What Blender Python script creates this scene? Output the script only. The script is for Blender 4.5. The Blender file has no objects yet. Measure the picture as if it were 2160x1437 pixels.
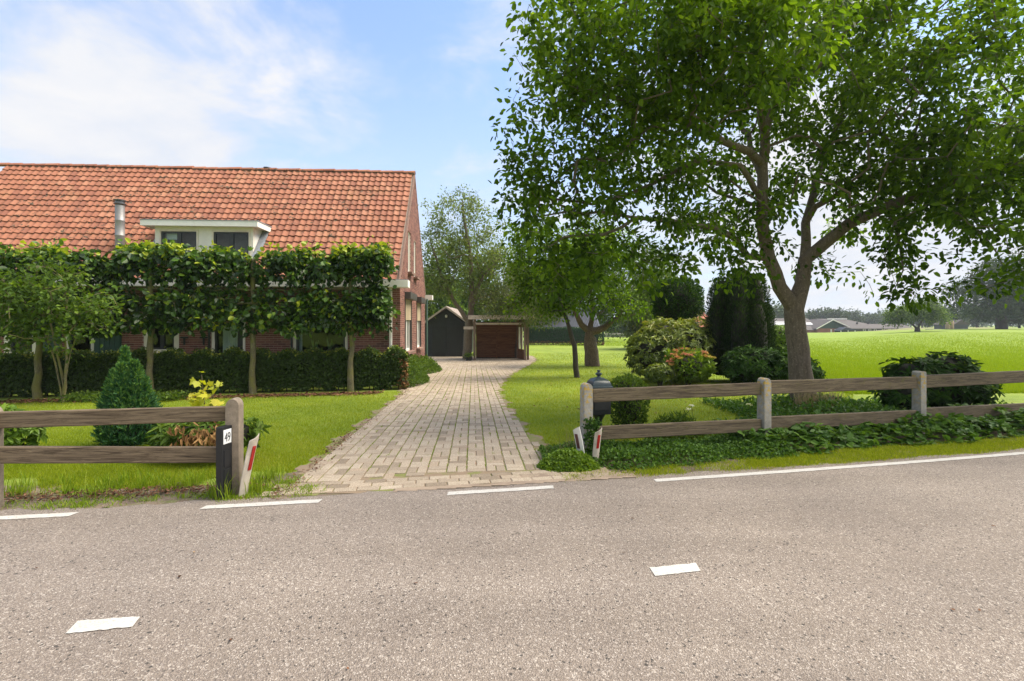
import bpy, bmesh, math, random
import numpy as np
from mathutils import Vector, Matrix
R = math.radians
rng = np.random.default_rng(7)
random.seed(7)
sc = bpy.context.scene
col = sc.collection

# ---------------------------------------------------------------- camera
F = 1000.0; HOR = 686.0; EYE = 1.55
cam = bpy.data.cameras.new('camera'); camo = bpy.data.objects.new('camera', cam); col.objects.link(camo)
cam.sensor_width = 36; cam.lens = 36 * F / 2160
cam.shift_y = -(718.5 - HOR) / 2160
cam.clip_start = .05; cam.clip_end = 9000
camo.location = (0, 0, EYE); camo.rotation_euler = (R(90), 0, 0)
sc.camera = camo
# ---------------------------------------------------------------- light
SUN_EL, SUN_AZ = 56, 82          # azimuth measured from the view axis (+Y) to the right (+X)
sd = Vector((math.cos(R(SUN_EL)) * math.sin(R(SUN_AZ)), math.cos(R(SUN_EL)) * math.cos(R(SUN_AZ)), math.sin(R(SUN_EL))))
sl = bpy.data.lights.new('sun', 'SUN'); so = bpy.data.objects.new('sun', sl); col.objects.link(so)
sl.energy = 1.9; sl.angle = R(45); sl.color = (1, .90, .74)
so.rotation_euler = sd.to_track_quat('Z', 'Y').to_euler(); so.location = (30, 20, 60)
sc.view_settings.view_transform = 'Standard'; sc.view_settings.look = 'None'
sc.view_settings.gamma = 1; sc.view_settings.use_curve_mapping = False
sc.view_settings.exposure = 2.08
sc.render.film_transparent = False
try:
    sc.cycles.use_denoising = True
    sc.cycles.max_bounces = 10; sc.cycles.diffuse_bounces = 8; sc.cycles.transmission_bounces = 8; sc.cycles.transparent_max_bounces = 8
except Exception: pass

class NT:
    def __init__(s, nt): s.nt = nt
    def n(s, t, **kw):
        nd = s.nt.nodes.new(t)
        for k, v in kw.items():
            if k == 'i':
                for kk, vv in v.items():
                    if isinstance(vv, bpy.types.NodeSocket): s.nt.links.new(vv, nd.inputs[kk])
                    else: nd.inputs[kk].default_value = vv
            else: setattr(nd, k, v)
        return nd
    def math(s, op, a, b=0.0, clamp=False):
        nd = s.nt.nodes.new('ShaderNodeMath'); nd.operation = op; nd.use_clamp = clamp
        for i, v in enumerate((a, b)):
            if isinstance(v, bpy.types.NodeSocket): s.nt.links.new(v, nd.inputs[i])
            else: nd.inputs[i].default_value = v
        return nd.outputs[0]
    def mix(s, f, a, b, mode='MIX'):
        nd = s.nt.nodes.new('ShaderNodeMix'); nd.data_type = 'RGBA'; nd.blend_type = mode
        for k, v in ((0, f), (6, a), (7, b)):
            if isinstance(v, bpy.types.NodeSocket): s.nt.links.new(v, nd.inputs[k])
            else:
                nd.inputs[k].default_value = v if k == 0 else (*v[:3], 1)
        return nd.outputs[2]
    def noise(s, vec, scale, detail=4, rough=.55, dist=0):
        nd = s.n('ShaderNodeTexNoise', i={'Scale': scale, 'Detail': detail, 'Roughness': rough, 'Distortion': dist})
        if vec is not None: s.nt.links.new(vec, nd.inputs['Vector'])
        return nd.outputs['Fac']
    def ramp(s, f, stops, interp='LINEAR'):
        nd = s.nt.nodes.new('ShaderNodeValToRGB'); cr = nd.color_ramp; cr.interpolation = interp
        while len(cr.elements) < len(stops): cr.elements.new(.5)
        for e, (p, c) in zip(cr.elements, stops):
            e.position = p; e.color = (*c[:3], 1) if not isinstance(c, (int, float)) else (c, c, c, 1)
        s.nt.links.new(f, nd.inputs[0]); return nd.outputs[0]
    def mapr(s, v, a, b, c=0, d=1):
        nd = s.nt.nodes.new('ShaderNodeMapRange'); nd.clamp = True; nd.interpolation_type = 'SMOOTHSTEP'
        s.nt.links.new(v, nd.inputs[0])
        for i, x in enumerate((a, b, c, d)): nd.inputs[i + 1].default_value = x
        return nd.outputs[0]
    def link(s, a, b): s.nt.links.new(a, b)

# ---------------------------------------------------------------- world: sky with fair-weather clouds
w = bpy.data.worlds.new('World'); sc.world = w; w.use_nodes = True
w.node_tree.nodes.clear(); T = NT(w.node_tree)
sky = T.n('ShaderNodeTexSky', sky_type='NISHITA', sun_disc=False)
sky.sun_elevation = R(SUN_EL); sky.sun_rotation = R(SUN_AZ); sky.air_density = 1.0; sky.dust_density = 1.2; sky.ozone_density = 1.6
tc = T.n('ShaderNodeTexCoord'); gen = tc.outputs['Generated']
sep = T.n('ShaderNodeSeparateXYZ'); T.link(gen, sep.inputs[0])
zz = T.math('MAXIMUM', sep.outputs[2], 0.0)
zp = T.math('ADD', zz, .18)
px_ = T.math('DIVIDE', sep.outputs[0], zp); py_ = T.math('DIVIDE', sep.outputs[1], zp)
cmb = T.n('ShaderNodeCombineXYZ'); T.link(px_, cmb.inputs[0]); T.link(py_, cmb.inputs[1]); cmb.inputs[2].default_value = 3.1
n1 = T.noise(cmb.outputs[0], 2.6, 10, .60, .30)
n2 = T.noise(cmb.outputs[0], .45, 3, .5, .1)
def skyblob(px, py, rad, amp):
    d = Vector(((px - 1080) / F, 1, (HOR - py) / F)).normalized()
    vm = T.n('ShaderNodeVectorMath', operation='DISTANCE'); T.link(gen, vm.inputs[0]); vm.inputs[1].default_value = d
    return T.math('MULTIPLY', T.mapr(vm.outputs['Value'], 0, rad, 1, 0), amp)
base = T.math('ADD', T.math('MULTIPLY', n1, 1.15), T.math('MULTIPLY', n2, .12))
for b in ((120, 40, .42, .17), (330, 120, .26, .12), (640, 180, .26, .06), (60, 335, .26, .20), (260, 300, .22, .20), (420, 330, .22, .12), (1100, 20, .16, .16), (1700, 190, .70, .26), (1900, 620, .5, .25),
          (820, 40, .40, -.12), (90, 215, .20, -.12), (300, 220, .14, -.08), (2060, 130, .22, -.22)):
    base = T.math('ADD', base, skyblob(*b))
dn = T.n('ShaderNodeVectorMath', operation='DISTANCE'); T.link(gen, dn.inputs[0]); dn.inputs[1].default_value = Vector((.1, -.8, .75)).normalized()  # unseen extra cloud cover behind the camera, added to raise the sky fill
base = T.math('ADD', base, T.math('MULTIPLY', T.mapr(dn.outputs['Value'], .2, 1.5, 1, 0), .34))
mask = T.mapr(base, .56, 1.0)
veil = T.mapr(sep.outputs[2], .0, .58, .88, .22)
veil2 = T.mapr(sep.outputs[2], -.02, .12, .45, 0)
skyc = T.mix(1.0, sky.outputs[0], (.053, .064, .076), 'MULTIPLY')
CW = (.228, .227, .230)
skyv = T.mix(T.math('MAXIMUM', veil, veil2), skyc, (.184, .208, .238))
shade = T.mix(T.mapr(n1, .35, .75), (.192, .203, .225), CW)
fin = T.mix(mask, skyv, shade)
# below the horizon the world is a plain dull ground tone
fin = T.mix(T.mapr(sep.outputs[2], -.06, -.01, 1, 0), fin, (.08, .10, .05))
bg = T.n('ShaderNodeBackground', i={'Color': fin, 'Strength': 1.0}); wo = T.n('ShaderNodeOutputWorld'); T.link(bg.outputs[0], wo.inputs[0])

# ---------------------------------------------------------------- terrain
def yedge(x): return 4.42 + .178 * x + .0045 * np.clip(x, -40, 40) ** 2
DK = [-30, 0, .3, 2, 5.5, 7.5, 17, 23, 150, 400, 4000]; ZK = [-.05, -.012, -.02, -.05, -.13, -.2, -.40, -.45, -1.0, -1.05, -1.05]
def sm(t): t = np.clip(t, 0, 1); return t * t * (3 - 2 * t)
def gz(x, y):
    x = np.asarray(x, float); y = np.asarray(y, float)
    d = y - yedge(x) - .22
    z = np.interp(d, DK, ZK)
    q = x / np.maximum(y, 1)
    return z + 1.35 * sm((q - .62) / .32) * sm((y - 30) / 70)
def zroad(s): return .06 * (1 - ((s - 1.73) / 1.9) ** 2)      # s = metres from the edge line towards the camera
def at(px, py, D): return Vector(((px - 1080) / F * D, D, EYE + (HOR - py) / F * D))
def gp(px, D, dz=0.0):
    x = (px - 1080) / F * D; return Vector((x, D, float(gz(x, D)) + dz))
def zat(py, D): return EYE + (HOR - py) / F * D
def gpix(px, py):          # ground point seen at a pixel
    D = 6.0
    for _ in range(60):
        x = (px - 1080) / F * D; D = .5 * D + .5 * (EYE - float(gz(x, D))) / ((py - HOR) / F)
    return ((px - 1080) / F * D, D)

# ---------------------------------------------------------------- mesh helpers
def tag(o, label=None, cat=None, group=None, kind=None):
    if label: o['label'] = label
    if cat: o['category'] = cat
    if group: o['group'] = group
    if kind: o['kind'] = kind
    return o
def link(name, me, m=None, parent=None, loc=None):
    o = bpy.data.objects.new(name, me); col.objects.link(o)
    if m is not None:
        for mm in (m if isinstance(m, (list, tuple)) else [m]): me.materials.append(mm)
    if parent is not None:
        o.parent = parent; o.matrix_parent_inverse = Matrix.Identity(4)
        pm = WM.get(parent.name)
        if pm is not None: o.matrix_basis = pm.inverted()       # meshes are written in world coordinates
    return o
WM = {}
def empty(name, loc, rz=0):
    o = bpy.data.objects.new(name, None); col.objects.link(o); o.empty_display_size = .1
    o.location = loc; o.rotation_euler = (0, 0, rz)
    WM[o.name] = Matrix.Translation(Vector(loc)) @ Matrix.Rotation(rz, 4, 'Z')
    return o
def fastmesh(name, V, FACES, k, rnd=None, smooth=False):
    me = bpy.data.meshes.new(name); V = np.asarray(V, np.float32).reshape(-1, 3); FACES = np.asarray(FACES, np.int32).reshape(-1, k)
    me.vertices.add(len(V)); me.vertices.foreach_set('co', V.ravel())
    me.loops.add(FACES.size); me.loops.foreach_set('vertex_index', FACES.ravel())
    me.polygons.add(len(FACES)); me.polygons.foreach_set('loop_start', np.arange(0, FACES.size, k, dtype=np.int32))
    me.update(calc_edges=True)
    if rnd is not None:
        a = me.attributes.new('rnd', 'FLOAT', 'POINT'); a.data.foreach_set('value', np.asarray(rnd, np.float32))
    me.polygons.foreach_set('use_smooth', np.full(len(FACES), smooth))
    return me
class MB:
    def __init__(s): s.v = []; s.f = []; s.r = []
    def add(s, vs, fs, r=None):
        b = len(s.v); s.v += [tuple(v) for v in vs]; s.f += [tuple(b + i for i in f) for f in fs]
        rr = random.random() if r is None else r; s.r += [rr] * len(vs); return s
    def boxm(s, M, sx, sy, sz, r=None):
        vs = [M @ Vector((x * sx / 2, y * sy / 2, z * sz / 2)) for x in (-1, 1) for y in (-1, 1) for z in (-1, 1)]
        return s.add(vs, [(0, 1, 3, 2), (4, 6, 7, 5), (0, 4, 5, 1), (2, 3, 7, 6), (0, 2, 6, 4), (1, 5, 7, 3)], r)
    def hexa(s, p, r=None):   # 8 corners: bottom 0-3 ccw, top 4-7
        return s.add(p, [(3, 2, 1, 0), (4, 5, 6, 7), (0, 1, 5, 4), (1, 2, 6, 5), (2, 3, 7, 6), (3, 0, 4, 7)], r)
    def box(s, x0, x1, y0, y1, z0, z1, r=None):
        return s.hexa([(x0, y0, z0), (x1, y0, z0), (x1, y1, z0), (x0, y1, z0), (x0, y0, z1), (x1, y0, z1), (x1, y1, z1), (x0, y1, z1)], r)
    def tube(s, pts, rad, n=8, cap=True, r=None):
        pts = [Vector(p) for p in pts]; rings = []
        for i, p in enumerate(pts):
            d = (pts[min(i + 1, len(pts) - 1)] - pts[max(i - 1, 0)]).normalized()
            a = d.orthogonal().normalized() if i == 0 else (a - d * a.dot(d)).normalized()
            b = d.cross(a); q = rad[i] if hasattr(rad, '__len__') else rad
            rings.append([p + (a * math.cos(2 * math.pi * k / n) + b * math.sin(2 * math.pi * k / n)) * q for k in range(n)])
        vs = [v for rg in rings for v in rg]; fs = []
        for i in range(len(pts) - 1):
            for k in range(n): fs.append((i * n + k, i * n + (k + 1) % n, (i + 1) * n + (k + 1) % n, (i + 1) * n + k))
        if cap: fs.append(tuple(range(n))[::-1]); fs.append(tuple((len(pts) - 1) * n + k for k in range(n)))
        return s.add(vs, fs, r)
    def lathe(s, prof, c, n=16, sq=None, r=None):
        vs = []; c = Vector(c)
        for (rr, z) in prof:
            for k in range(n):
                a = 2 * math.pi * k / n; x, y = math.cos(a), math.sin(a)
                if sq: m = max(abs(x), abs(y)) ** sq; x, y = x / m, y / m
                vs.append(c + Vector((x * rr, y * rr, z)))
        fs = []
        for i in range(len(prof) - 1):
            for k in range(n): fs.append((i * n + k, i * n + (k + 1) % n, (i + 1) * n + (k + 1) % n, (i + 1) * n + k))
        fs.append(tuple(range(n))[::-1]); fs.append(tuple((len(prof) - 1) * n + k for k in range(n)))
        return s.add(vs, fs, r)
    def prism(s, poly, off, r=None):
        n = len(poly); off = Vector(off); vs = [Vector(p) for p in poly] + [Vector(p) + off for p in poly]
        fs = [tuple(range(n))[::-1], tuple(range(n, 2 * n))] + [(i, (i + 1) % n, n + (i + 1) % n, n + i) for i in range(n)]
        return s.add(vs, fs, r)
    def build(s, name, m, parent=None, smooth=False, bevel=0, kind=None, label=None):
        me = bpy.data.meshes.new(name); me.from_pydata(s.v, [], s.f); me.update()
        a = me.attributes.new('rnd', 'FLOAT', 'POINT'); a.data.foreach_set('value', np.array(s.r, np.float32))
        bm = bmesh.new(); bm.from_mesh(me); bmesh.ops.recalc_face_normals(bm, faces=bm.faces)
        if bevel:
            bmesh.ops.bevel(bm, geom=[e for e in bm.edges if e.is_manifold and e.calc_face_angle(0) > .6], offset=bevel, segments=2, affect='EDGES', profile=.7)
        bm.to_mesh(me); bm.free()
        if smooth:
            me.polygons.foreach_set('use_smooth', np.full(len(me.polygons), True))
            try: me.set_sharp_from_angle(angle=R(40))
            except Exception: pass
        o = link(name, me, m, parent)
        if kind: o['kind'] = kind
        if label: o['label'] = label
        return o
def norm(a): return a / np.maximum(np.linalg.norm(a, axis=-1, keepdims=True), 1e-9)
def leaf_arrays(P, D, N, L, W, rnd, fold=.25, curl=.15):
    """P base, D axis, N rough normal; ovate leaf: 6 verts, two quads folded on the midrib"""
    n = len(P); D = norm(D); S = norm(np.cross(D, N)); N = np.cross(S, D)
    L = np.broadcast_to(L, (n,))[:, None]; W = np.broadcast_to(W, (n,))[:, None]
    v = np.empty((n, 6, 3))
    v[:, 0] = P
    v[:, 3] = P + D * L - N * L * curl
    for k, (t, wv) in ((1, (.3, .48)), (2, (.72, .40))):
        c = P + D * L * t - N * L * curl * t * t
        v[:, k] = c - S * W * wv + N * W * fold * wv
        v[:, 6 - k] = c + S * W * wv + N * W * fold * wv
    i = np.arange(n)[:, None] * 6
    f = np.concatenate([i + [0, 3, 2, 1], i + [0, 5, 4, 3]], 1).reshape(-1, 4)
    return v.reshape(-1, 3), f, np.repeat(rnd, 6)
def leaves_obj(name, m, parent, P, D, N, L, W, rnd, kind='stuff', **kw):
    v, f, r = leaf_arrays(P, D, N, L, W, rnd, **kw)
    o = link(name, fastmesh(name, v, f, 4, r), m, parent)
    if kind: o['kind'] = kind
    return o
def rdir(n, up=0.0):
    d = norm(rng.normal(size=(n, 3))); d[:, 2] += up; return norm(d)

# ---------------------------------------------------------------- materials
MAT = {}
def newmat(name):
    m = bpy.data.materials.new(name); m.use_nodes = True; m.node_tree.nodes.clear(); MAT[name] = m; return m, NT(m.node_tree)
def out(T, sh): o = T.n('ShaderNodeOutputMaterial'); T.link(sh, o.inputs[0])
def princ(T, colr, rough=.7, bump=None, bstr=.3, bdist=.01, **kw):
    p = T.n('ShaderNodeBsdfPrincipled')
    for k, v in (('Base Color', colr), ('Roughness', rough)):
        if isinstance(v, bpy.types.NodeSocket): T.link(v, p.inputs[k])
        else: p.inputs[k].default_value = (*v[:3], 1) if k == 'Base Color' else v
    for k, v in kw.items(): p.inputs[k.replace('_', ' ')].default_value = v
    if bump is not None:
        b = T.n('ShaderNodeBump', i={'Strength': bstr, 'Distance': bdist, 'Height': bump}); T.link(b.outputs[0], p.inputs['Normal'])
    return p.outputs[0]
def objco(T): return T.n('ShaderNodeTexCoord').outputs['Object']
def pos(T): return T.n('ShaderNodeNewGeometry').outputs['Position']
def attr(T): return T.n('ShaderNodeAttribute', attribute_name='rnd').outputs['Fac']
def simple(name, c, rough=.7, var=.25, scale=6, bstr=.15, bdist=.004, **kw):
    m, T = newmat(name); p = pos(T)
    f = T.mapr(T.noise(p, scale, 6, .65), .25, .75)
    c1 = tuple(x * (1 - var) for x in c); c2 = tuple(min(1, x * (1 + var)) for x in c)
    out(T, princ(T, T.mix(f, c1, c2), rough, T.noise(p, scale * 8, 4), bstr, bdist, **kw)); return m
def leafmat(name, stops, trans=.35, rough=.5, spec=.35, tcol=(1.40, 1.35, .5)):
    m, T = newmat(name); c = T.ramp(attr(T), stops)
    p = princ(T, c, rough, **{'Specular_IOR_Level': spec})
    t = T.n('ShaderNodeBsdfTranslucent', i={'Color': T.mix(1.0, c, tcol, 'MULTIPLY')})
    mx = T.n('ShaderNodeMixShader', i={0: trans, 1: p, 2: t.outputs[0]}); out(T, mx.outputs[0]); return m
G = lambda *s: list(s)
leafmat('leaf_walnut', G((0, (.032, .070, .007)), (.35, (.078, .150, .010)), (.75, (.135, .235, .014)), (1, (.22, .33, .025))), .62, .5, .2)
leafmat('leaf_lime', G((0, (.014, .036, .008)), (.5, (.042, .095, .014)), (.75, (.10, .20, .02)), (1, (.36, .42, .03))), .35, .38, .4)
leafmat('leaf_mid', G((0, (.040, .078, .012)), (.6, (.095, .165, .022)), (1, (.17, .25, .035))), .45, .55, .2)
leafmat('leaf_pale', G((0, (.062, .095, .024)), (.5, (.13, .185, .04)), (1, (.24, .29, .08))), .45)
leafmat('leaf_olive', G((0, (.06, .08, .03)), (.5, (.12, .15, .05)), (.9, (.20, .22, .08)), (1, (.28, .24, .09))), .4)
leafmat('leaf_beech', G((0, (.030, .052, .012)), (.55, (.058, .10, .020)), (.82, (.09, .145, .025)), (.92, (.18, .22, .035)), (1, (.34, .34, .06))), .3, .5, .2)
leafmat('leaf_rhodo', G((0, (.012, .032, .008)), (.6, (.032, .078, .012)), (1, (.085, .16, .018))), .25, .6, .10)
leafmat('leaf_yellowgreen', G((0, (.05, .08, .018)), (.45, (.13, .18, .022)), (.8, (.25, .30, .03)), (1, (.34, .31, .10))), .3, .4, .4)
leafmat('leaf_yellow', G((0, (.32, .36, .02)), (.6, (.50, .50, .03)), (1, (.60, .54, .06))), .4)
leafmat('leaf_brown', G((0, (.10, .05, .02)), (.5, (.24, .12, .045)), (1, (.45, .27, .11))), .2, .6, .2, (1, 1, 1))
leafmat('leaf_litter', G((0, (.05, .025, .014)), (.5, (.14, .065, .035)), (.85, (.26, .13, .07)), (1, (.36, .24, .13))), .1, .7, .15, (1, 1, 1))
leafmat('leaf_yew', G((0, (.010, .024, .008)), (.6, (.024, .050, .013)), (1, (.055, .095, .02))), .15, .65, .1)
leafmat('leaf_cypress', G((0, (.022, .075, .034)), (.5, (.055, .145, .055)), (1, (.17, .30, .055))), .3, .6, .15)
leafmat('leaf_conhedge', G((0, (.016, .045, .026)), (.6, (.030, .07, .04)), (1, (.06, .11, .06))), .15, .6, .15)
leafmat('leaf_far', G((0, (.026, .050, .022)), (.6, (.055, .09, .035)), (1, (.09, .135, .05))), .2, .7, .1)
leafmat('leaf_cover', G((0, (.030, .075, .012)), (.5, (.070, .15, .022)), (1, (.14, .25, .035))), .35, .5, .2)
leafmat('leaf_bright', G((0, (.07, .14, .012)), (.6, (.15, .25, .02)), (1, (.25, .36, .04))), .4)
leafmat('grass_lawn', G((0, (.13, .19, .010)), (.5, (.25, .315, .015)), (.85, (.35, .385, .03)), (1, (.46, .43, .11))), .45, .7, .1)
leafmat('grass_meadow', G((0, (.15, .235, .009)), (.6, (.225, .315, .012)), (.93, (.29, .36, .02)), (1, (.40, .40, .12))), .45, .7, .1)
leafmat('grass_verge', G((0, (.09, .17, .010)), (.5, (.20, .30, .016)), (.85, (.30, .38, .025)), (1, (.44, .40, .13))), .4, .5, .3)
leafmat('grass_dry', G((0, (.22, .17, .08)), (1, (.45, .36, .19))), .3, .7, .1, (1, 1, 1))
leafmat('petal_white', G((0, (.65, .66, .6)), (1, (.8, .8, .74))), .3)
leafmat('petal_orange', G((0, (.46, .42, .06)), (.45, (.52, .34, .08)), (.7, (.58, .20, .10)), (1, (.60, .27, .17))), .3, .6, .2, (1, 1, 1))
def barkmat(name, c1, c2, moss=None, sc_=9):
    m, T = newmat(name); p = pos(T)
    mp = T.n('ShaderNodeMapping'); mp.inputs['Scale'].default_value = (1, 1, .18); T.link(p, mp.inputs[0])
    n = T.noise(mp.outputs[0], sc_ * 3, 7, .7, .3); c = T.mix(T.mapr(n, .3, .7), c1, c2)
    c = T.mix(T.mapr(T.noise(p, 30, 4), .56, .66, 0, .6), c, tuple(min(1, x * 1.7) for x in c2))
    if moss: c = T.mix(T.mapr(T.noise(p, 4, 5), .42, .62, 0, .75), c, moss)
    out(T, princ(T, c, .85, n, .7, .02)); return m
barkmat('bark_walnut', (.10, .074, .050), (.185, .142, .10))
barkmat('bark_dark', (.03, .024, .018), (.075, .06, .045))
barkmat('bark_lime', (.09, .078, .040), (.18, .155, .085), (.16, .155, .03))
barkmat('bark_old', (.07, .045, .028), (.17, .12, .08))

def m_asphalt():
    m, T = newmat('asphalt'); p = pos(T)
    v = T.n('ShaderNodeTexVoronoi', i={'Scale': 165.0, 'Randomness': 1.0}); T.link(p, v.inputs[0])
    v2 = T.n('ShaderNodeTexVoronoi', i={'Scale': 90.0}); T.link(p, v2.inputs[0])
    sep = T.n('ShaderNodeSeparateColor'); T.link(v.outputs['Color'], sep.inputs[0])
    c = T.ramp(sep.outputs[0], G((0, (.165, .136, .118)), (.4, (.232, .192, .158)), (.7, (.28, .234, .196)), (.90, (.32, .276, .243)), (.97, (.43, .385, .34)), (1, (.54, .49, .44))))
    s2 = T.n('ShaderNodeSeparateColor'); T.link(v2.outputs['Color'], s2.inputs[0])
    c = T.mix(T.mapr(s2.outputs[1], .95, .98), c, (.44, .39, .34))
    c = T.mix(T.mapr(s2.outputs[2], .965, .985), c, (.05, .045, .04))
    pits = T.mapr(v.outputs['Distance'], .45, .75, 0, .55)
    c = T.mix(pits, c, (.11, .094, .082))
    big = T.noise(p, .9, 6, .6)
    c = T.mix(1.0, c, T.ramp(big, G((.3, (.86, .85, .85)), (.7, (1.10, 1.09, 1.07)))), 'MULTIPLY')
    mp = T.n('ShaderNodeMapping'); mp.inputs['Rotation'].default_value = (0, 0, -.176); mp.inputs['Scale'].default_value = (.12, 1.6, 1); T.link(p, mp.inputs[0])
    c = T.mix(1.0, c, T.ramp(T.noise(mp.outputs[0], 1.3, 3, .5), G((.35, (.90, .89, .88)), (.65, (1.05, 1.05, 1.05)))), 'MULTIPLY')
    c = T.mix(T.mapr(T.noise(p, 2.3, 5, .6), .66, .76, 0, .30), c, (.075, .07, .065))
    out(T, princ(T, c, .85, v.outputs['Distance'], .8, .006)); return m
m_asphalt()
def m_paint():
    m, T = newmat('road_paint'); p = pos(T)
    f = T.mapr(T.noise(p, 75, 5, .75), .50, .62, 0, .60); f2 = T.mapr(T.noise(p, 6, 4), .40, .7, 0, .5)
    out(T, princ(T, T.mix(f, T.mix(f2, (.50, .485, .455), (.38, .36, .33)), (.25, .22, .19)), .8, T.noise(p, 120, 3), .5, .003)); return m
m_paint()
def m_paver():
    m, T = newmat('paver'); p = pos(T); a = attr(T)
    c = T.ramp(a, G((0, (.22, .175, .125)), (.14, (.28, .225, .165)), (.5, (.355, .293, .22)), (.85, (.395, .33, .252)), (1, (.345, .27, .195))))
    v = T.n('ShaderNodeTexVoronoi', i={'Scale': 170.0}); T.link(p, v.inputs[0]); s = T.n('ShaderNodeSeparateColor'); T.link(v.outputs['Color'], s.inputs[0])
    c = T.mix(1.0, c, T.ramp(s.outputs[0], G((0, (.74, .72, .70)), (.8, (1.06, 1.05, 1.03)), (1, (1.5, 1.5, 1.5)))), 'MULTIPLY')
    c = T.mix(T.mapr(T.noise(p, 3.2, 5, .6), .50, .68, 0, .45), c, (.31, .235, .165))
    c = T.mix(T.mapr(T.noise(p, 5, 5, .7), .60, .70, 0, .4), c, (.16, .17, .06))
    out(T, princ(T, c, .9, T.noise(p, 150, 3), .4, .003)); return m
m_paver()
def m_jointsoil():
    m, T = newmat('joint_soil'); p = pos(T)
    c = T.mix(T.mapr(T.noise(p, 3.0, 5, .6), .46, .60), (.24, .175, .115), (.16, .19, .035))
    c = T.mix(T.mapr(T.noise(p, 70, 4), .4, .7, 0, .6), c, (.25, .18, .11))
    out(T, princ(T, c, .95, T.noise(p, 90, 4), .6, .01)); return m
m_jointsoil()
def m_sand():
    m, T = newmat('drive_sand'); p = pos(T)
    c = T.mix(T.mapr(T.noise(p, 5, 6, .6), .35, .65), (.22, .165, .12), (.31, .24, .175)); c = T.mix(T.mapr(T.noise(p, 90, 4), .55, .7, 0, .5), c, (.18, .13, .10))
    out(T, princ(T, c, .95, T.noise(p, 70, 5), .5, .008)); return m
m_sand()
def m_soil():
    m, T = newmat('verge_soil'); p = pos(T)
    c = T.mix(T.mapr(T.noise(p, 2.6, 6, .6), .38, .60), (.085, .058, .040), (.19, .14, .10))
    c = T.mix(T.mapr(T.noise(p, 4.5, 6, .7), .47, .62, 0, .7), c, (.10, .13, .02))
    c = T.mix(T.mapr(T.noise(p, 60, 4), .5, .7, 0, .5), c, (.30, .24, .18))
    out(T, princ(T, c, .95, T.noise(p, 40, 5), .8, .02)); return m
m_soil()
def m_ground(name, a, b, c3, far=None):
    m, T = newmat(name); p = pos(T)
    c = T.mix(T.mapr(T.noise(p, .45, 5, .6), .35, .65), a, b)
    c = T.mix(T.mapr(T.noise(p, 2.2, 6, .65), .45, .7, 0, .7), c, c3)
    c = T.mix(T.mapr(T.noise(p, 35, 4, .7), .4, .7, 0, .5), c, tuple(x * .6 for x in a))
    out(T, princ(T, c, .95, T.noise(p, 14, 6, .7), .9, .05)); return m
m_ground('lawn_ground', (.15, .22, .014), (.22, .30, .018), (.30, .33, .05))
m_ground('meadow_ground', (.16, .245, .010), (.215, .30, .013), (.25, .32, .025))
m_ground('far_field', (.20, .19, .07), (.14, .18, .04), (.30, .26, .12))
def m_brick():
    m, T = newmat('brick'); p = pos(T); a = attr(T)
    c = T.ramp(a, G((0, (.13, .058, .046)), (.3, (.19, .082, .063)), (.7, (.235, .102, .078)), (1, (.28, .135, .10))))
    c = T.mix(T.mapr(T.noise(p, 30, 5, .7), .5, .75, 0, .5), c, (.34, .19, .15))
    out(T, princ(T, c, .85, T.noise(p, 120, 4), .4, .003)); return m
m_brick()
def m_tile():
    m, T = newmat('roof_tile'); p = pos(T); a = attr(T)
    c = T.ramp(a, G((0, (.24, .088, .052)), (.4, (.31, .118, .066)), (.8, (.35, .138, .078)), (1, (.38, .17, .10))))
    n = T.noise(p, 1.1, 6, .65)
    c = T.mix(T.mapr(n, .50, .75, 0, .35), c, (.33, .175, .075))
    c = T.mix(T.mapr(T.noise(p, 9, 5, .7), .52, .7, 0, .4), c, (.19, .075, .045))
    c = T.mix(T.math('MULTIPLY', T.mapr(T.noise(p, 7.5, 4, .7), .575, .61, 0, .92), T.mapr(T.noise(p, .55, 3), .42, .55)), c, (.050, .042, .022))
    c = T.mix(T.mapr(T.noise(p, 2.1, 5, .7, .3), .70, .73, 0, .8), c, (.42, .22, .03))
    out(T, princ(T, c, .8, T.noise(p, 60, 4), .3, .004)); return m
m_tile()
def m_wood(name, c1, c2, ax=0, rot=0.0, sc_=1.0, moss=None):
    m, T = newmat(name); p = objco(T)
    mp = T.n('ShaderNodeMapping'); s = [26 * sc_] * 3; s[ax] = 1.6 * sc_; mp.inputs['Scale'].default_value = s; mp.inputs['Rotation'].default_value = (0, 0, rot); T.link(p, mp.inputs[0])
    n = T.noise(mp.outputs[0], .8, 8, .72, 2.4); n2 = T.noise(mp.outputs[0], 4.0, 5, .7, .5)
    c = T.mix(T.mapr(n, .36, .62), c1, c2)
    c = T.mix(T.mapr(n2, .60, .70, 0, .6), c, tuple(min(1, x * 2.1) for x in c2))
    c = T.mix(T.mapr(n2, .40, .33, 0, .8), c, tuple(x * .35 for x in c1))
    if moss: c = T.mix(T.mapr(T.noise(p, 7, 5, .7), .54, .7, 0, .6), c, moss)
    out(T, princ(T, c, .85, n, .8, .006)); return m
m_wood('rail_wood', (.062, .041, .023), (.19, .14, .088), 0, 0, 1.0)
m_wood('rail_wood_mossy', (.060, .042, .024), (.165, .125, .076), 0, 0, 1.0, (.11, .10, .022))
m_wood('brown_boards', (.085, .032, .014), (.185, .080, .034), 0, 0, .35)
m_wood('post_wood', (.12, .075, .055), (.22, .15, .12), 2, 0, .5)
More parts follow.
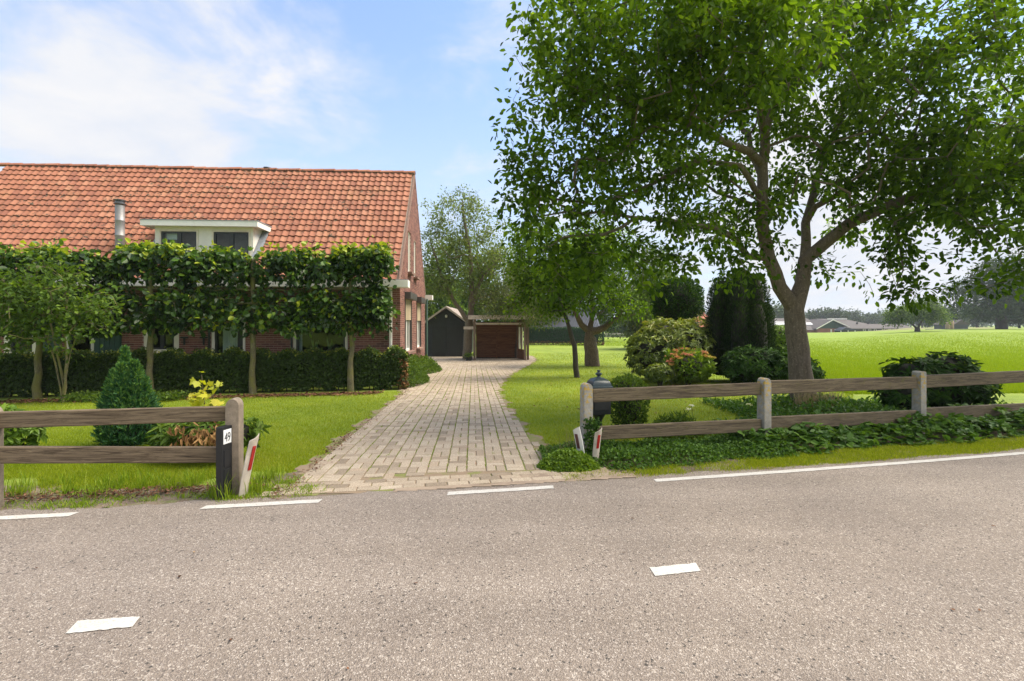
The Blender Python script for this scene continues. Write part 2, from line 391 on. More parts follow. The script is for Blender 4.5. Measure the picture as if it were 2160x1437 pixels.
def m_concrete(name, c, lich):
    m, T = newmat(name); p = objco(T)
    cc = T.mix(T.mapr(T.noise(p, 9, 6, .65), .3, .7), tuple(x * .72 for x in c), tuple(x * 1.15 for x in c))
    cc = T.mix(T.mapr(T.noise(p, 90, 4, .7), .58, .66, 0, .7), cc, tuple(x * .45 for x in c))
    zc = T.n('ShaderNodeSeparateXYZ'); T.link(p, zc.inputs[0])
    l = T.math('MULTIPLY', T.mapr(T.noise(p, 26, 5, .7), .50, .60), T.mapr(T.math('ADD', zc.outputs[2], T.math('MULTIPLY', T.noise(p, 5, 3), .5)), .55, 1.05))
    cc = T.mix(T.math('MULTIPLY', l, lich), cc, (.42, .28, .06))
    out(T, princ(T, cc, .92, T.noise(p, 60, 5), .5, .006)); return m
m_concrete('post_concrete', (.25, .20, .15), .0)
m_concrete('post_concrete_lichen', (.31, .29, .255), 1.0)
simple('mortar', (.48, .38, .32), .95, .2, 30)
simple('white_paint', (.80, .78, .72), .5, .06, 3)
simple('cream_paint', (.76, .73, .62), .5, .08, 4)
simple('beige_paint', (.68, .61, .50), .55, .12, 6)
simple('dark_frame', (.020, .024, .024), .4, .2, 5)
simple('shutter_green', (.012, .050, .034), .45, .2, 8)
simple('shutter_slats', (.50, .40, .27), .5, .08, 4)
simple('roller_box', (.06, .055, .05), .5, .2, 4)
simple('curtain', (.88, .88, .85), .9, .05, 3)
simple('lead', (.22, .24, .27), .5, .25, 7)
simple('steel', (.30, .29, .285), .5, .15, 5, Metallic=.5)
simple('steel_dark', (.14, .14, .145), .4, .2, 5, Metallic=.6)
simple('dark_room', (.05, .045, .04), .9, .2, 2)
simple('black_boards', (.022, .026, .029), .6, .25, 4)
simple('black_door', (.016, .019, .020), .5, .25, 3)
simple('barge_board', (.48, .40, .35), .7, .15, 6)
simple('old_roof_felt', (.27, .20, .16), .9, .25, 2)
simple('iron_green', (.030, .046, .050), .35, .2, 12)
simple('iron_black', (.014, .015, .018), .4, .2, 12)
simple('black_plastic', (.014, .015, .018), .35, .15, 10)
simple('white_plastic', (.68, .66, .62), .4, .10, 8)
simple('cream_plastic', (.52, .46, .38), .5, .2, 8)
simple('red_reflector', (.36, .012, .012), .3, .3, 60)
simple('dark_reflector', (.10, .035, .035), .4, .1, 60)
simple('plate_white', (.72, .73, .74), .35, .04, 5)
simple('plate_digit', (.05, .05, .055), .4, .1, 5)
simple('sill_brick', (.22, .13, .10), .8, .2, 12)
simple('terracotta', (.32, .22, .15), .7, .2, 9)
simple('pot_dark', (.03, .035, .035), .5, .2, 9)
simple('pipe_green', (.05, .10, .075), .45, .2, 5)
simple('twig_core', (.022, .022, .013), .95, .4, 10)
simple('farm_roof', (.075, .064, .06), .85, .12, .3)
simple('farm_roof_pale', (.42, .42, .43), .6, .1, .3)
simple('farm_brick', (.28, .12, .08), .9, .15, .8)
simple('farm_green', (.045, .085, .060), .7, .12, .8)
simple('farm_grey', (.07, .07, .055), .8, .12, .8)
simple('orange_roof', (.40, .13, .07), .85, .15, .8)
simple('slate_roof', (.035, .042, .06), .5, .2, 1.5)
simple('hay', (.34, .24, .17), .95, .2, 2)
simple('mound_sand', (.40, .37, .32), .95, .2, .6)
simple('stem_green', (.06, .10, .02), .6, .2, 9)
simple('snake_leaf', (.22, .30, .13), .45, .35, 25)
def m_glass():
    m, T = newmat('window_glass')
    g = T.n('ShaderNodeBsdfGlossy', i={'Roughness': .02, 'Color': (1, 1, 1, 1)}); t = T.n('ShaderNodeBsdfTransparent', i={'Color': (.80, .86, .84, 1)})
    fr = T.n('ShaderNodeLayerWeight', i={'Blend': .5}); f = T.math('ADD', T.math('MULTIPLY', T.math('POWER', fr.outputs['Facing'], 4.0), .9), .022, True)
    mx = T.n('ShaderNodeMixShader', i={0: f, 1: t.outputs[0], 2: g.outputs[0]}); out(T, mx.outputs[0])
m_glass()
M = MAT
def place(name, mb, m, parent, Mx, **kw):       # mb in its own local coordinates, put at world matrix Mx
    o = mb.build(name, m, None, **kw)
    if parent is not None:
        o.parent = parent; o.matrix_parent_inverse = Matrix.Identity(4)
        pm = WM.get(parent.name, Matrix.Identity(4)); o.matrix_basis = pm.inverted() @ Mx
    else: o.matrix_basis = Mx
    WM[o.name] = Mx
    return o
def inpoly(x, y, poly):
    x = np.asarray(x); y = np.asarray(y); r = np.zeros(x.shape, bool); n = len(poly)
    for i in range(n):
        x1, y1 = poly[i]; x2, y2 = poly[(i + 1) % n]
        if y1 == y2: continue
        c = ((y1 > y) != (y2 > y)) & (x < (x2 - x1) * (y - y1) / (y2 - y1) + x1); r ^= c
    return r

# ================================================================ THE GROUND
DRIVE_PX = [(575, 1050), (640, 1012), (700, 950), (745, 915), (790, 880), (846, 838), (852, 822), (880, 800), (908, 776), (905, 752)]
DRIVE = [gpix(*p) for p in DRIVE_PX]
DRIVE += [(-5.6, 31.0), (1.3, 31.0), (1.35, 27.0)]
DRIVE += [gpix(*p) for p in [(1118, 768), (1075, 790), (1054, 812), (1050, 830), (1068, 862), (1095, 898), (1135, 940), (1182, 985)]]
def drive_x(p): return p
DRIVE += [(1.05, yedge(1.05) + .24), (-2.15, yedge(-2.15) + .24)]
def indrive(x, y): return inpoly(x, y, DRIVE)
def ismeadow(x, y):
    return ((x > 8.3 + (y - 13) * .09) & (y > 11.4)) | (y > 47) | (x < -40) | (y < -1) | (x > 22)
def make_ground():
    def geo(a, b, n): return list(np.geomspace(a, b, n))
    xs = np.array(sorted(set([-v for v in geo(24, 3500, 22)] + list(np.arange(-22, 22.01, .5)) + geo(24, 3500, 30))))
    ys = np.array(sorted(set([-v for v in geo(3, 900, 8)] + list(np.arange(-2, 50.01, .5)) + geo(52, 4500, 40))))
    X, Y = np.meshgrid(xs, ys); d = Y - yedge(X) - .22
    Z = gz(X, Y) - np.where(d < .1, .03, 0); Z = np.where(d < -3.2, -.06, Z)
    V = np.stack([X, Y, Z], -1).reshape(-1, 3); nx = len(xs)
    cx = (X[:-1, :-1] + X[1:, 1:]) / 2; cy = (Y[:-1, :-1] + Y[1:, 1:]) / 2
    idx = (np.arange(len(ys) - 1)[:, None] * nx + np.arange(nx - 1)[None])
    Fq = np.stack([idx, idx + 1, idx + nx + 1, idx + nx], -1)
    mead = ismeadow(cx, cy)
    for nm, msk, mt in (('lawn', ~mead, 'lawn_ground'), ('meadow', mead, 'meadow_ground')):
        o = link(nm, fastmesh(nm, V, Fq[msk].reshape(-1, 4), 4, smooth=True), M[mt]); tag(o, kind='structure')
make_ground()
def gridsheet(name, x0, x1, y0, y1, step, keep, dz, m, parent=None, zf=None):
    xs = np.arange(x0, x1, step); ys = np.arange(y0, y1, step); X, Y = np.meshgrid(xs, ys); nx = len(xs)
    Z = (gz(X, Y) if zf is None else zf(X, Y)) + dz
    cx = X[:-1, :-1] + step / 2; cy = Y[:-1, :-1] + step / 2
    idx = (np.arange(len(ys) - 1)[:, None] * nx + np.arange(nx - 1)[None])
    Fq = np.stack([idx, idx + 1, idx + nx + 1, idx + nx], -1)[keep(cx, cy)]
    return link(name, fastmesh(name, np.stack([X, Y, Z], -1).reshape(-1, 3), Fq.reshape(-1, 4), 4, smooth=True), m, parent)
# verge soil: a strip along the road with a ragged inner edge
def vkeep(x, y):
    d = y - yedge(x) - .22
    wob = .25 * np.sin(x * 2.1) + .18 * np.sin(x * 5.3 + 1) + .1 * np.sin(x * 11)
    lim = .62 + wob * .6
    lim = np.where((x > .5) & (x < 9), 1.15 + .3 * wob, lim)
    return (d > -.05) & (d < lim) & ~(indrive(x, y) & (d > .3))
verge = gridsheet('verge', -9, 14, 2.8, 10, .05, vkeep, .004, M['verge_soil']); tag(verge, kind='structure')
def nearkeep(x, y):
    w_ = .10 + .06 * np.sin(y * 5) + .04 * np.sin(y * 13 + x * 4)
    return indrive(x, y) | indrive(x + w_, y) | indrive(x - w_, y)
dbase = gridsheet('driveway', -6.4, 2.8, 3.9, 31.2, .06, nearkeep, .008, M['joint_soil']); tag(dbase, kind='structure')
# sand and grit washed along the foot of the drive
def skeep(x, y):
    d = y - yedge(x) - .22; e = .13 * np.sin(x * 3.3) + .07 * np.sin(x * 9)
    return (d > -.04) & (d < .17 + e + .10 * sm((x - .1) / .6)) & (x > -1.2 + e) & (x < 1.45 + e)
tag(gridsheet('sand', -2.6, 2.6, 3.8, 6, .03, skeep, .0135, M['drive_sand']), kind='structure')

# road
def make_road():
    xs = np.concatenate([np.linspace(-60, -10, 40), np.linspace(-9.8, 10, 160), np.linspace(10.3, 80, 60)])
    ss = np.linspace(-.22, 3.9, 24); V = []
    for x in xs:
        for s in ss:
            e = 0
            if s == ss[0]: e = .03 * math.sin(x * 4.1) + .02 * math.sin(x * 13) + .012 * math.sin(x * 31)
            V.append((x, yedge(x) - s + e, zroad(s) + (.004 if s > ss[0] else -.004)))
    n = len(ss); Fq = [(i * n + j, (i + 1) * n + j, (i + 1) * n + j + 1, i * n + j + 1) for i in range(len(xs) - 1) for j in range(n - 1)]
    me = fastmesh('road', V, np.array(Fq)[:, ::-1], 4, smooth=True); o = link('road', me, M['asphalt']); tag(o, kind='structure'); return o
road = make_road()
def dash(x0, x1, s0, s1, skew=0.0):
    n = max(2, int((x1 - x0) / .05)); mb = MB(); vs = []
    for i in range(n + 1):
        x = x0 + (x1 - x0) * i / n
        j = random.uniform(-.004, .004)
        vs.append((x - skew, yedge(x) - s1 + j, zroad(s1) + .008)); vs.append((x + skew, yedge(x) - s0 + random.uniform(-.004, .004), zroad(s0) + .008))
    mb.add(vs, [(2 * i, 2 * i + 2, 2 * i + 3, 2 * i + 1) for i in range(n)])
    return mb.build('road_marking', M['road_paint'], road)
for a, b in ((-4.6, -3.55), (-2.60, -1.67), (-.585, .393), (1.41, 9.5)): dash(a, b, -.05, .05)
for a, b in ((-6.55, -5.6), (9.9, 30)): dash(a, b, -.05, .05)
def block(q, n=14):      # a centre-line block given by its four ground corners
    a, b, c, d = (Vector((x, y, 0)) for x, y in q); vs = []
    for i in range(n + 1):
        for p, r_ in ((a.lerp(b, i / n), 1), (d.lerp(c, i / n), -1)):
            p = p + Vector((0, random.uniform(-.004, .004), 0)); p.z = zroad(float(yedge(p.x)) - p.y) + .008; vs.append(p)
    MB().add(vs, [(2 * i, 2 * i + 2, 2 * i + 3, 2 * i + 1) for i in range(n)]).build('road_marking', M['road_paint'], road)
block(((-2.148, 2.278), (-1.866, 2.332), (-1.891, 2.415), (-2.178, 2.380))); block(((.846, 2.801), (1.138, 2.860), (1.147, 2.956), (.841, 2.899))); block(((3.85, 3.40), (4.14, 3.47), (4.15, 3.56), (3.85, 3.49)))

# pavers: strips of a 21 cm module, two stones lengthwise then two crosswise
def pavers():
    v = Vector((-.0817, .9967)); u = Vector((.9967, .0817)); m = .212; stones = []
    o0 = Vector((-.6, 5.15))
    for i in range(-34, 34):
        for j in range(-3, 128):
            c = o0 + u * (i * m) + v * (j * m)
            if (i + j) % 2: subs = [(c - v * m / 4, m - .017, m / 2 - .006), (c + v * m / 4, m - .017, m / 2 - .006)]
            else: subs = [(c - u * m / 4, m / 2 - .012, m - .006), (c + u * m / 4, m / 2 - .012, m - .006)]
            for cc, su, sv in subs:
                dd = cc.y - float(yedge(cc.x)) - .22
                if dd < .455: continue
                if indrive(np.array([cc.x]), np.array([cc.y]))[0]: stones.append((cc, su, sv, math.atan2(u.y, u.x)))
    # two edge courses laid along the road
    for k in range(3):
        x = -2.2 + .1 * (k % 2)
        while x < 1.0:
            yy = float(yedge(x)) + .22 + .10 + k * .115; stones.append((Vector((x, yy)), .20, .10, math.atan(.178))); x += .212 / math.hypot(1, .178)
    stones.sort(key=lambda s: s[0].y)
    rest = MB()
    for n, (c, su, sv, a) in enumerate(stones):
        z = float(gz(c.x, c.y)) + .006 + random.uniform(-.0025, .0035)
        Mx = Matrix.Translation((c.x, c.y, z)) @ Matrix.Rotation(a + random.gauss(0, .008), 4, 'Z') @ Matrix.Rotation(random.gauss(0, .010), 4, 'X') @ Matrix.Rotation(random.gauss(0, .008), 4, 'Y')
        sx, sy, h, ch = su / 2, sv / 2, .010, .004
        loc = [(-sx, -sy, 0), (sx, -sy, 0), (sx, sy, 0), (-sx, sy, 0), (-sx, -sy, h - ch), (sx, -sy, h - ch), (sx, sy, h - ch), (-sx, sy, h - ch),
               (-sx + ch, -sy + ch, h), (sx - ch, -sy + ch, h), (sx - ch, sy - ch, h), (-sx + ch, sy - ch, h)]
        fs = [(0, 1, 5, 4), (1, 2, 6, 5), (2, 3, 7, 6), (3, 0, 4, 7), (4, 5, 9, 8), (5, 6, 10, 9), (6, 7, 11, 10), (7, 4, 8, 11), (8, 9, 10, 11)]
        vs = [Mx @ Vector(p) for p in loc]
        if n < 300: MB().add(vs, fs).build('paver', M['paver'], dbase)
        else: rest.add(vs, fs)
    rest.build('paver_field', M['paver'], dbase, kind='stuff')
pavers()

# ================================================================ FARMHOUSE
HO = Vector((-3.304, 14.0, 0)); HU = Vector((-.998, -.061, 0)); HV = Vector((-.061, .998, 0))
HW, HL, ZG = 6.0, 13.67, -.30
ZE, ZR, VE = 2.87, 7.02, -.15
def H(u, v, z): return HO + HU * u + HV * v + Vector((0, 0, z))
def upx(px, v=0.0):
    t = (px - 1080) / F; return (-3.304 - .061 * v - t * (14 + .998 * v)) / (.998 - .061 * t)
def zpx(py, px, v=0.0):
    u = upx(px, v); D = H(u, v, 0).y; return EYE + (HOR - py) / F * D
def hbox(mb, u0, u1, v0, v1, z0, z1, r=None):
    return mb.hexa([H(u0, v0, z0), H(u1, v0, z0), H(u1, v1, z0), H(u0, v1, z0), H(u0, v0, z1), H(u1, v0, z1), H(u1, v1, z1), H(u0, v1, z1)], r)
farm = empty('farmhouse', H(HL / 2, 0, ZG)); tag(farm, 'low brick farmhouse with a big orange pantile roof, white dormer and green shutters', 'house')
SL = math.atan2(ZR - ZE, 3.0 - VE)
def roofz(v): return ZE + (v - VE) * math.tan(SL)
holes = {  # front wall openings u0,u1,z0,z1
 'pic': (upx(733), upx(618), .66, 2.25), 'door': (upx(517), upx(446), .36, 2.25), 'mid': (upx(377), upx(303), .74, 2.25),
 'wide': (upx(198), upx(136), .68, 2.25), 'far': (upx(78), upx(8), .68, 2.25)}
def wallgrid(u0, u1, z0, z1, hs):
    us = sorted({u0, u1, *[h[0] for h in hs], *[h[1] for h in hs]}); zs = sorted({z0, z1, *[h[2] for h in hs], *[h[3] for h in hs]})
    res = []
    for a, b in zip(us, us[1:]):
        run = None
        for c, d in zip(zs, zs[1:]):
            mu, mz = (a + b) / 2, (c + d) / 2
            if any(h[0] < mu < h[1] and h[2] < mz < h[3] for h in hs):
                if run: res.append((a, b, *run)); run = None
            else: run = (run[0], d) if run else (c, d)
        if run: res.append((a, b, *run))
    return res
wm = MB()
for a, b, c, d in wallgrid(0.012, HL, ZG, ZE - .02, list(holes.values())): hbox(wm, a, b, .012, .25, c, d)
hbox(wm, 0.012, HL, HW - .2, HW, ZG, ZE - .02)
for uu in (HL - .2,):
    wm.prism([H(uu, .25, ZG), H(uu, HW - .2, ZG), H(uu, HW - .2, ZE - .1), H(uu, 3, ZR - .15), H(uu, .25, ZE - .1)], HU * .2)
# right gable: vertical strips with window openings
gh = [(.86, 2.2, .70, 2.42), (3.47, 4.65, .70, 2.42), (1.50, 2.08, 3.30, 4.66), (2.80, 3.34, 3.27, 4.56)]   # v0,v1,z0,z1
def gtop(v): return (roofz(v) if v < 3 else roofz(6 - v)) - .06
for a, b, c, d in wallgrid(.25, HW - .2, ZG, 8.0, gh):
    if c > 5 or d == 8.0:
        ks = [a] + ([3.0] if a < 3 < b else []) + [b]
        poly = [H(.012, a, c)] + [H(.012, k, gtop(k)) for k in ks] + [H(.012, b, c)]
        wm.prism(poly, HU * .2)
    else: hbox(wm, .012, .212, a, b, c, d)
hbox(wm, .3, HL - .3, .3, HW - .3, ZG + .05, ZG + .1)
wm.build('wall', M['mortar'], farm)
# inside: plain dark rooms
rm = MB(); hbox(rm, .3, HL - .3, 2.4, 2.45, ZG + .1, 2.7); hbox(rm, .3, HL - .3, .3, 2.4, 2.62, 2.66)
for uu in (3.4, 5.8, 8.6, 10.4): hbox(rm, uu, uu + .05, .3, 2.4, ZG + .1, 2.62)
hbox(rm, .3, HL - .3, .3, 2.4, ZG + .2, ZG + .24); rm.build('room_partition', M['dark_room'], farm)
# bricks
def bricks():
    cand = []; bl, bh, j = .223, .0515, .012
    hs = [(h[0] - .012, h[1] + .012, h[2], h[3]) for h in holes.values()]
    row = 0; z = ZG
    while z < ZE - .05:
        u = 0.0 - (.1175 if row % 2 else 0)
        while u < HL:
            a, b = max(u, 0), min(u + bl, HL)
            segs = [(a, b)]
            for h in hs:
                if h[2] < z + bh * .6 and z + bh * .4 < h[3]:
                    ns = []
                    for (p, q) in segs:
                        if q <= h[0] or p >= h[1]: ns.append((p, q))
                        else:
                            if p < h[0]: ns.append((p, h[0]))
                            if q > h[1]: ns.append((h[1], q))
                    segs = ns
            for p, q in segs:
                if q - p > .03: cand.append((p, q, z))
            u += bl + j
        z += bh + j; row += 1
    def score(c): return 0 if (.72 < c[2] < 1.62 and c[0] < 10.3) else 1
    cand.sort(key=lambda c: (score(c), c[0])); rest = MB()
    vis = [c for c in cand if score(c) == 0]; step = set(id(c) for c in vis[:300])
    for c in cand:
        e = random.uniform(0, .003); mb = MB() if id(c) in step else rest
        hbox(mb, c[0], c[1], -e, .02, c[2], c[2] + bh)
        if id(c) in step: mb.build('brick', M['brick'], farm)
    # gable bricks
    row = 0; z = ZG
    while z < ZR - .2:
        v = .0 - (.1175 if row % 2 else 0)
        while v < HW:
            a, b = max(v, 0.0), min(v + bl, HW)
            k = min(gtop(a), gtop(b)) + .0
            if z + bh < k and b - a > .03:
                if not any(h[2] < z + bh / 2 < h[3] and b > h[0] and a < h[1] for h in gh):
                    hbox(rest, -random.uniform(0, .003), .02 if a > 0 else .015, a, b, z, z + bh)
                else:
                    for h in gh:
                        if h[2] < z + bh / 2 < h[3] and b > h[0] and a < h[1]:
                            if a < h[0] - .03: hbox(rest, -.002, .02, a, h[0], z, z + bh)
                            if b > h[1] + .03: hbox(rest, -.002, .02, h[1], b, z, z + bh)
            v += bl + j
        z += bh + j; row += 1
    rest.build('brickwork', M['brick'], farm, kind='stuff')
bricks()
# wall anchors (T shaped)
for px in (389.5, 430.5):
    u = upx(px); mb = MB(); hbox(mb, u - .10, u + .10, -.035, -.004, 1.17, 1.215); hbox(mb, u - .02, u + .02, -.03, -.004, .98, 1.17)
    mb.build('wall_anchor', M['dark_frame'], farm)
# windows
def front_window(key, frame_m, casw=.09, mull=(), sash='dark_frame', rec=.10):
    u0, u1, z0, z1 = holes[key]; f = MB(); v0, v1 = rec - .09, rec + .03
    hbox(f, u0, u0 + casw, v0, v1, z0, z1); hbox(f, u1 - casw, u1, v0, v1, z0, z1)
    hbox(f, u0 + casw, u1 - casw, v0, v1, z1 - casw, z1); hbox(f, u0 + casw, u1 - casw, v0, v1, z0, z0 + casw * .8)
    w = f.build('window', M[frame_m], farm, bevel=.006)
    s = MB(); a, b, c, d = u0 + casw, u1 - casw, z0 + casw * .8, z1 - casw; t = .055
    cuts = [a] + [a + (b - a) * q for q in mull] + [b]
    for p, q in zip(cuts, cuts[1:]):
        hbox(s, p, p + t, v0 + .03, v1 - .01, c, d); hbox(s, q - t, q, v0 + .03, v1 - .01, c, d)
        hbox(s, p + t, q - t, v0 + .03, v1 - .01, c, c + t); hbox(s, p + t, q - t, v0 + .03, v1 - .01, d - t, d)
        g = MB(); hbox(g, p + t, q - t, v0 + .06, v0 + .064, c + t, d - t); g.build('pane', M['window_glass'], w)
    s.build('sash', M[sash], w)
    sl_ = MB(); hbox(sl_, u0 - .04, u1 + .04, -.06, v0 + .05, z0 - .05, z0 - .002); sl_.build('sill', M['sill_brick'], w)
    return w, (a, b, c, d)
wp, rp = front_window('pic', 'cream_paint', .075)
wd, rd = front_window('door', 'white_paint', .07, (.13,), 'dark_frame')
wmid, rmid = front_window('mid', 'cream_paint', .14, (.5,), 'dark_frame')
ww, rw = front_window('wide', 'cream_paint', .09, (), 'dark_frame')
wf, rf = front_window('far', 'cream_paint', .14, (.5,), 'dark_frame')
def curtain(name, a, b, z0, z1, v, folds, amp, parent, scallop=0, m='curtain'):
    n = folds * 8; vs = []; fs = []
    for i in range(n + 1):
        u = a + (b - a) * i / n; off = amp * math.sin(2 * math.pi * i / 8 + .6 * math.sin(i * .37)) + amp * .4 * math.sin(i * 1.3)
        zb = z0 + scallop * abs(math.sin(math.pi * i / 8))
        vs += [H(u, v + off, zb), H(u, v + off * .5, z1)]
    for i in range(n): fs.append((2 * i, 2 * i + 2, 2 * i + 3, 2 * i + 1))
    return MB().add(vs, fs).build(name, M[m], parent, smooth=True)
curtain('curtain', rd[0] + .02, rd[0] + (rd[1] - rd[0]) * .8, .45, 2.1, .165, 11, .02, wd)
curtain('valance', rp[0], rp[1], 1.44, 2.1, .15, 22, .012, wp, .04)
curtain('curtain', rp[1] - .13, rp[1], .7, 2.1, .16, 2, .02, wp)
curtain('valance', rmid[0], rmid[1], 1.6, 2.1, .15, 10, .012, wmid, .03)
# shutters with tongue-and-groove boards
def shutter(u0, u1, z0, z1):
    base = MB(); hbox(base, u0, u1, -.030, -.006, z0, z1); s = base.build('shutter', M['shutter_green'], farm)
    n = 5; w_ = (u1 - u0 - .04) / n
    for k in range(n):
        b = MB(); hbox(b, u0 + .02 + k * w_ + .006, u0 + .02 + (k + 1) * w_ - .006, -.045, -.0305, z0 + .02, z1 - .02); b.build('board', M['shutter_green'], s)
shutter(upx(257), upx(200), .62, 2.25); shutter(upx(131), upx(82), .62, 2.25)
sh = MB(); hbox(sh, upx(614) - .0, upx(617.5), -.03, -.005, .6, 2.25); hbox(sh, upx(444.5), upx(440), -.03, -.005, .4, 2.25); sh.build('shutter_edge', M['dark_frame'], farm)
# white downpipe
dp = MB(); uu = upx(825); hbox(dp, uu - .038, uu + .038, -.10, -.02, ZG, ZE - .22); dp.build('downpipe', M['white_paint'], farm, bevel=.01)
# gutters
g = MB(); hbox(g, -.30, HL + .2, -.46, -.08, ZE - .235, ZE - .03); g.build('gutter', M['white_paint'], farm, bevel=.006)
g = MB(); hbox(g, -.30, HL + .2, HW + .08, HW + .42, ZE - .25, ZE - .05); g.build('gutter', M['white_paint'], farm, bevel=.006)
g = MB(); hbox(g, -.29, HL + .19, -.44, -.10, ZE - .029, ZE - .012); g.build('gutter_lining', M['lead'], farm)
g = MB(); hbox(g, -.0, HL, -.08, .0, ZE - .2, ZE - .03); g.build('soffit', M['cream_paint'], farm)
dp = MB(); dp.tube([H(-.08, HW + .1, ZE - .22), H(-.08, HW + .02, ZE - .5), H(-.08, HW - .05, ZG)], .04); dp.build('downpipe', M['pipe_green'], farm, smooth=True)
# gable windows
for (v0, v1, z0, z1), big in zip(gh, (1, 1, 0, 0)):
    f = MB(); c = .07
    def gb(mb, a0, a1, b0, b1, c0, c1): return hbox(mb, a0, a1, b0, b1, c0, c1)
    gb(f, .05, .13, v0, v0 + c, z0, z1); gb(f, .05, .13, v1 - c, v1, z0, z1); gb(f, .05, .13, v0 + c, v1 - c, z0, z0 + c); gb(f, .05, .13, v0 + c, v1 - c, z1 - c, z1)
    if big: gb(f, .05, .12, (v0 + v1) / 2 - .05, (v0 + v1) / 2 + .05, z0 + c, z1 - c)
    w_ = f.build('gable_window', M['white_paint'], farm)
    p = MB(); gb(p, .09, .094, v0 + c, v1 - c, z0 + c, z1 - c); p.build('pane', M['window_glass'], w_)
    s = MB(); gb(s, -.14, .05, v0 - .08, v1 + .08, z0 - .07, z0 - .004); s.build('sill', M['sill_brick'], w_)
    if big:
        b = MB(); gb(b, -.19, -.004, v0 - .06, v1 + .06, z1 - .04, z1 + .17); b.build('roller_shutter_box', M['roller_box'], w_, bevel=.01)
        gd = MB(); gb(gd, -.02, .04, v0 - .001, v0 + .04, z0, z1 - .05); gb(gd, -.02, .04, v1 - .04, v1 + .001, z0, z1 - .05); gd.build('shutter_guide', M['roller_box'], w_)
        z = 1.72
        while z < z1 - .05:
            q = MB(); gb(q, .004, .016, v0 + .04, v1 - .04, z, z + .044); q.build('slat', M['shutter_slats'], w_); z += .050
    else:
        q = MB(); gb(q, .13, .14, v0 + c, v1 - c, z0 + c, z1 - .3); q.build('blind', M['curtain'], w_)
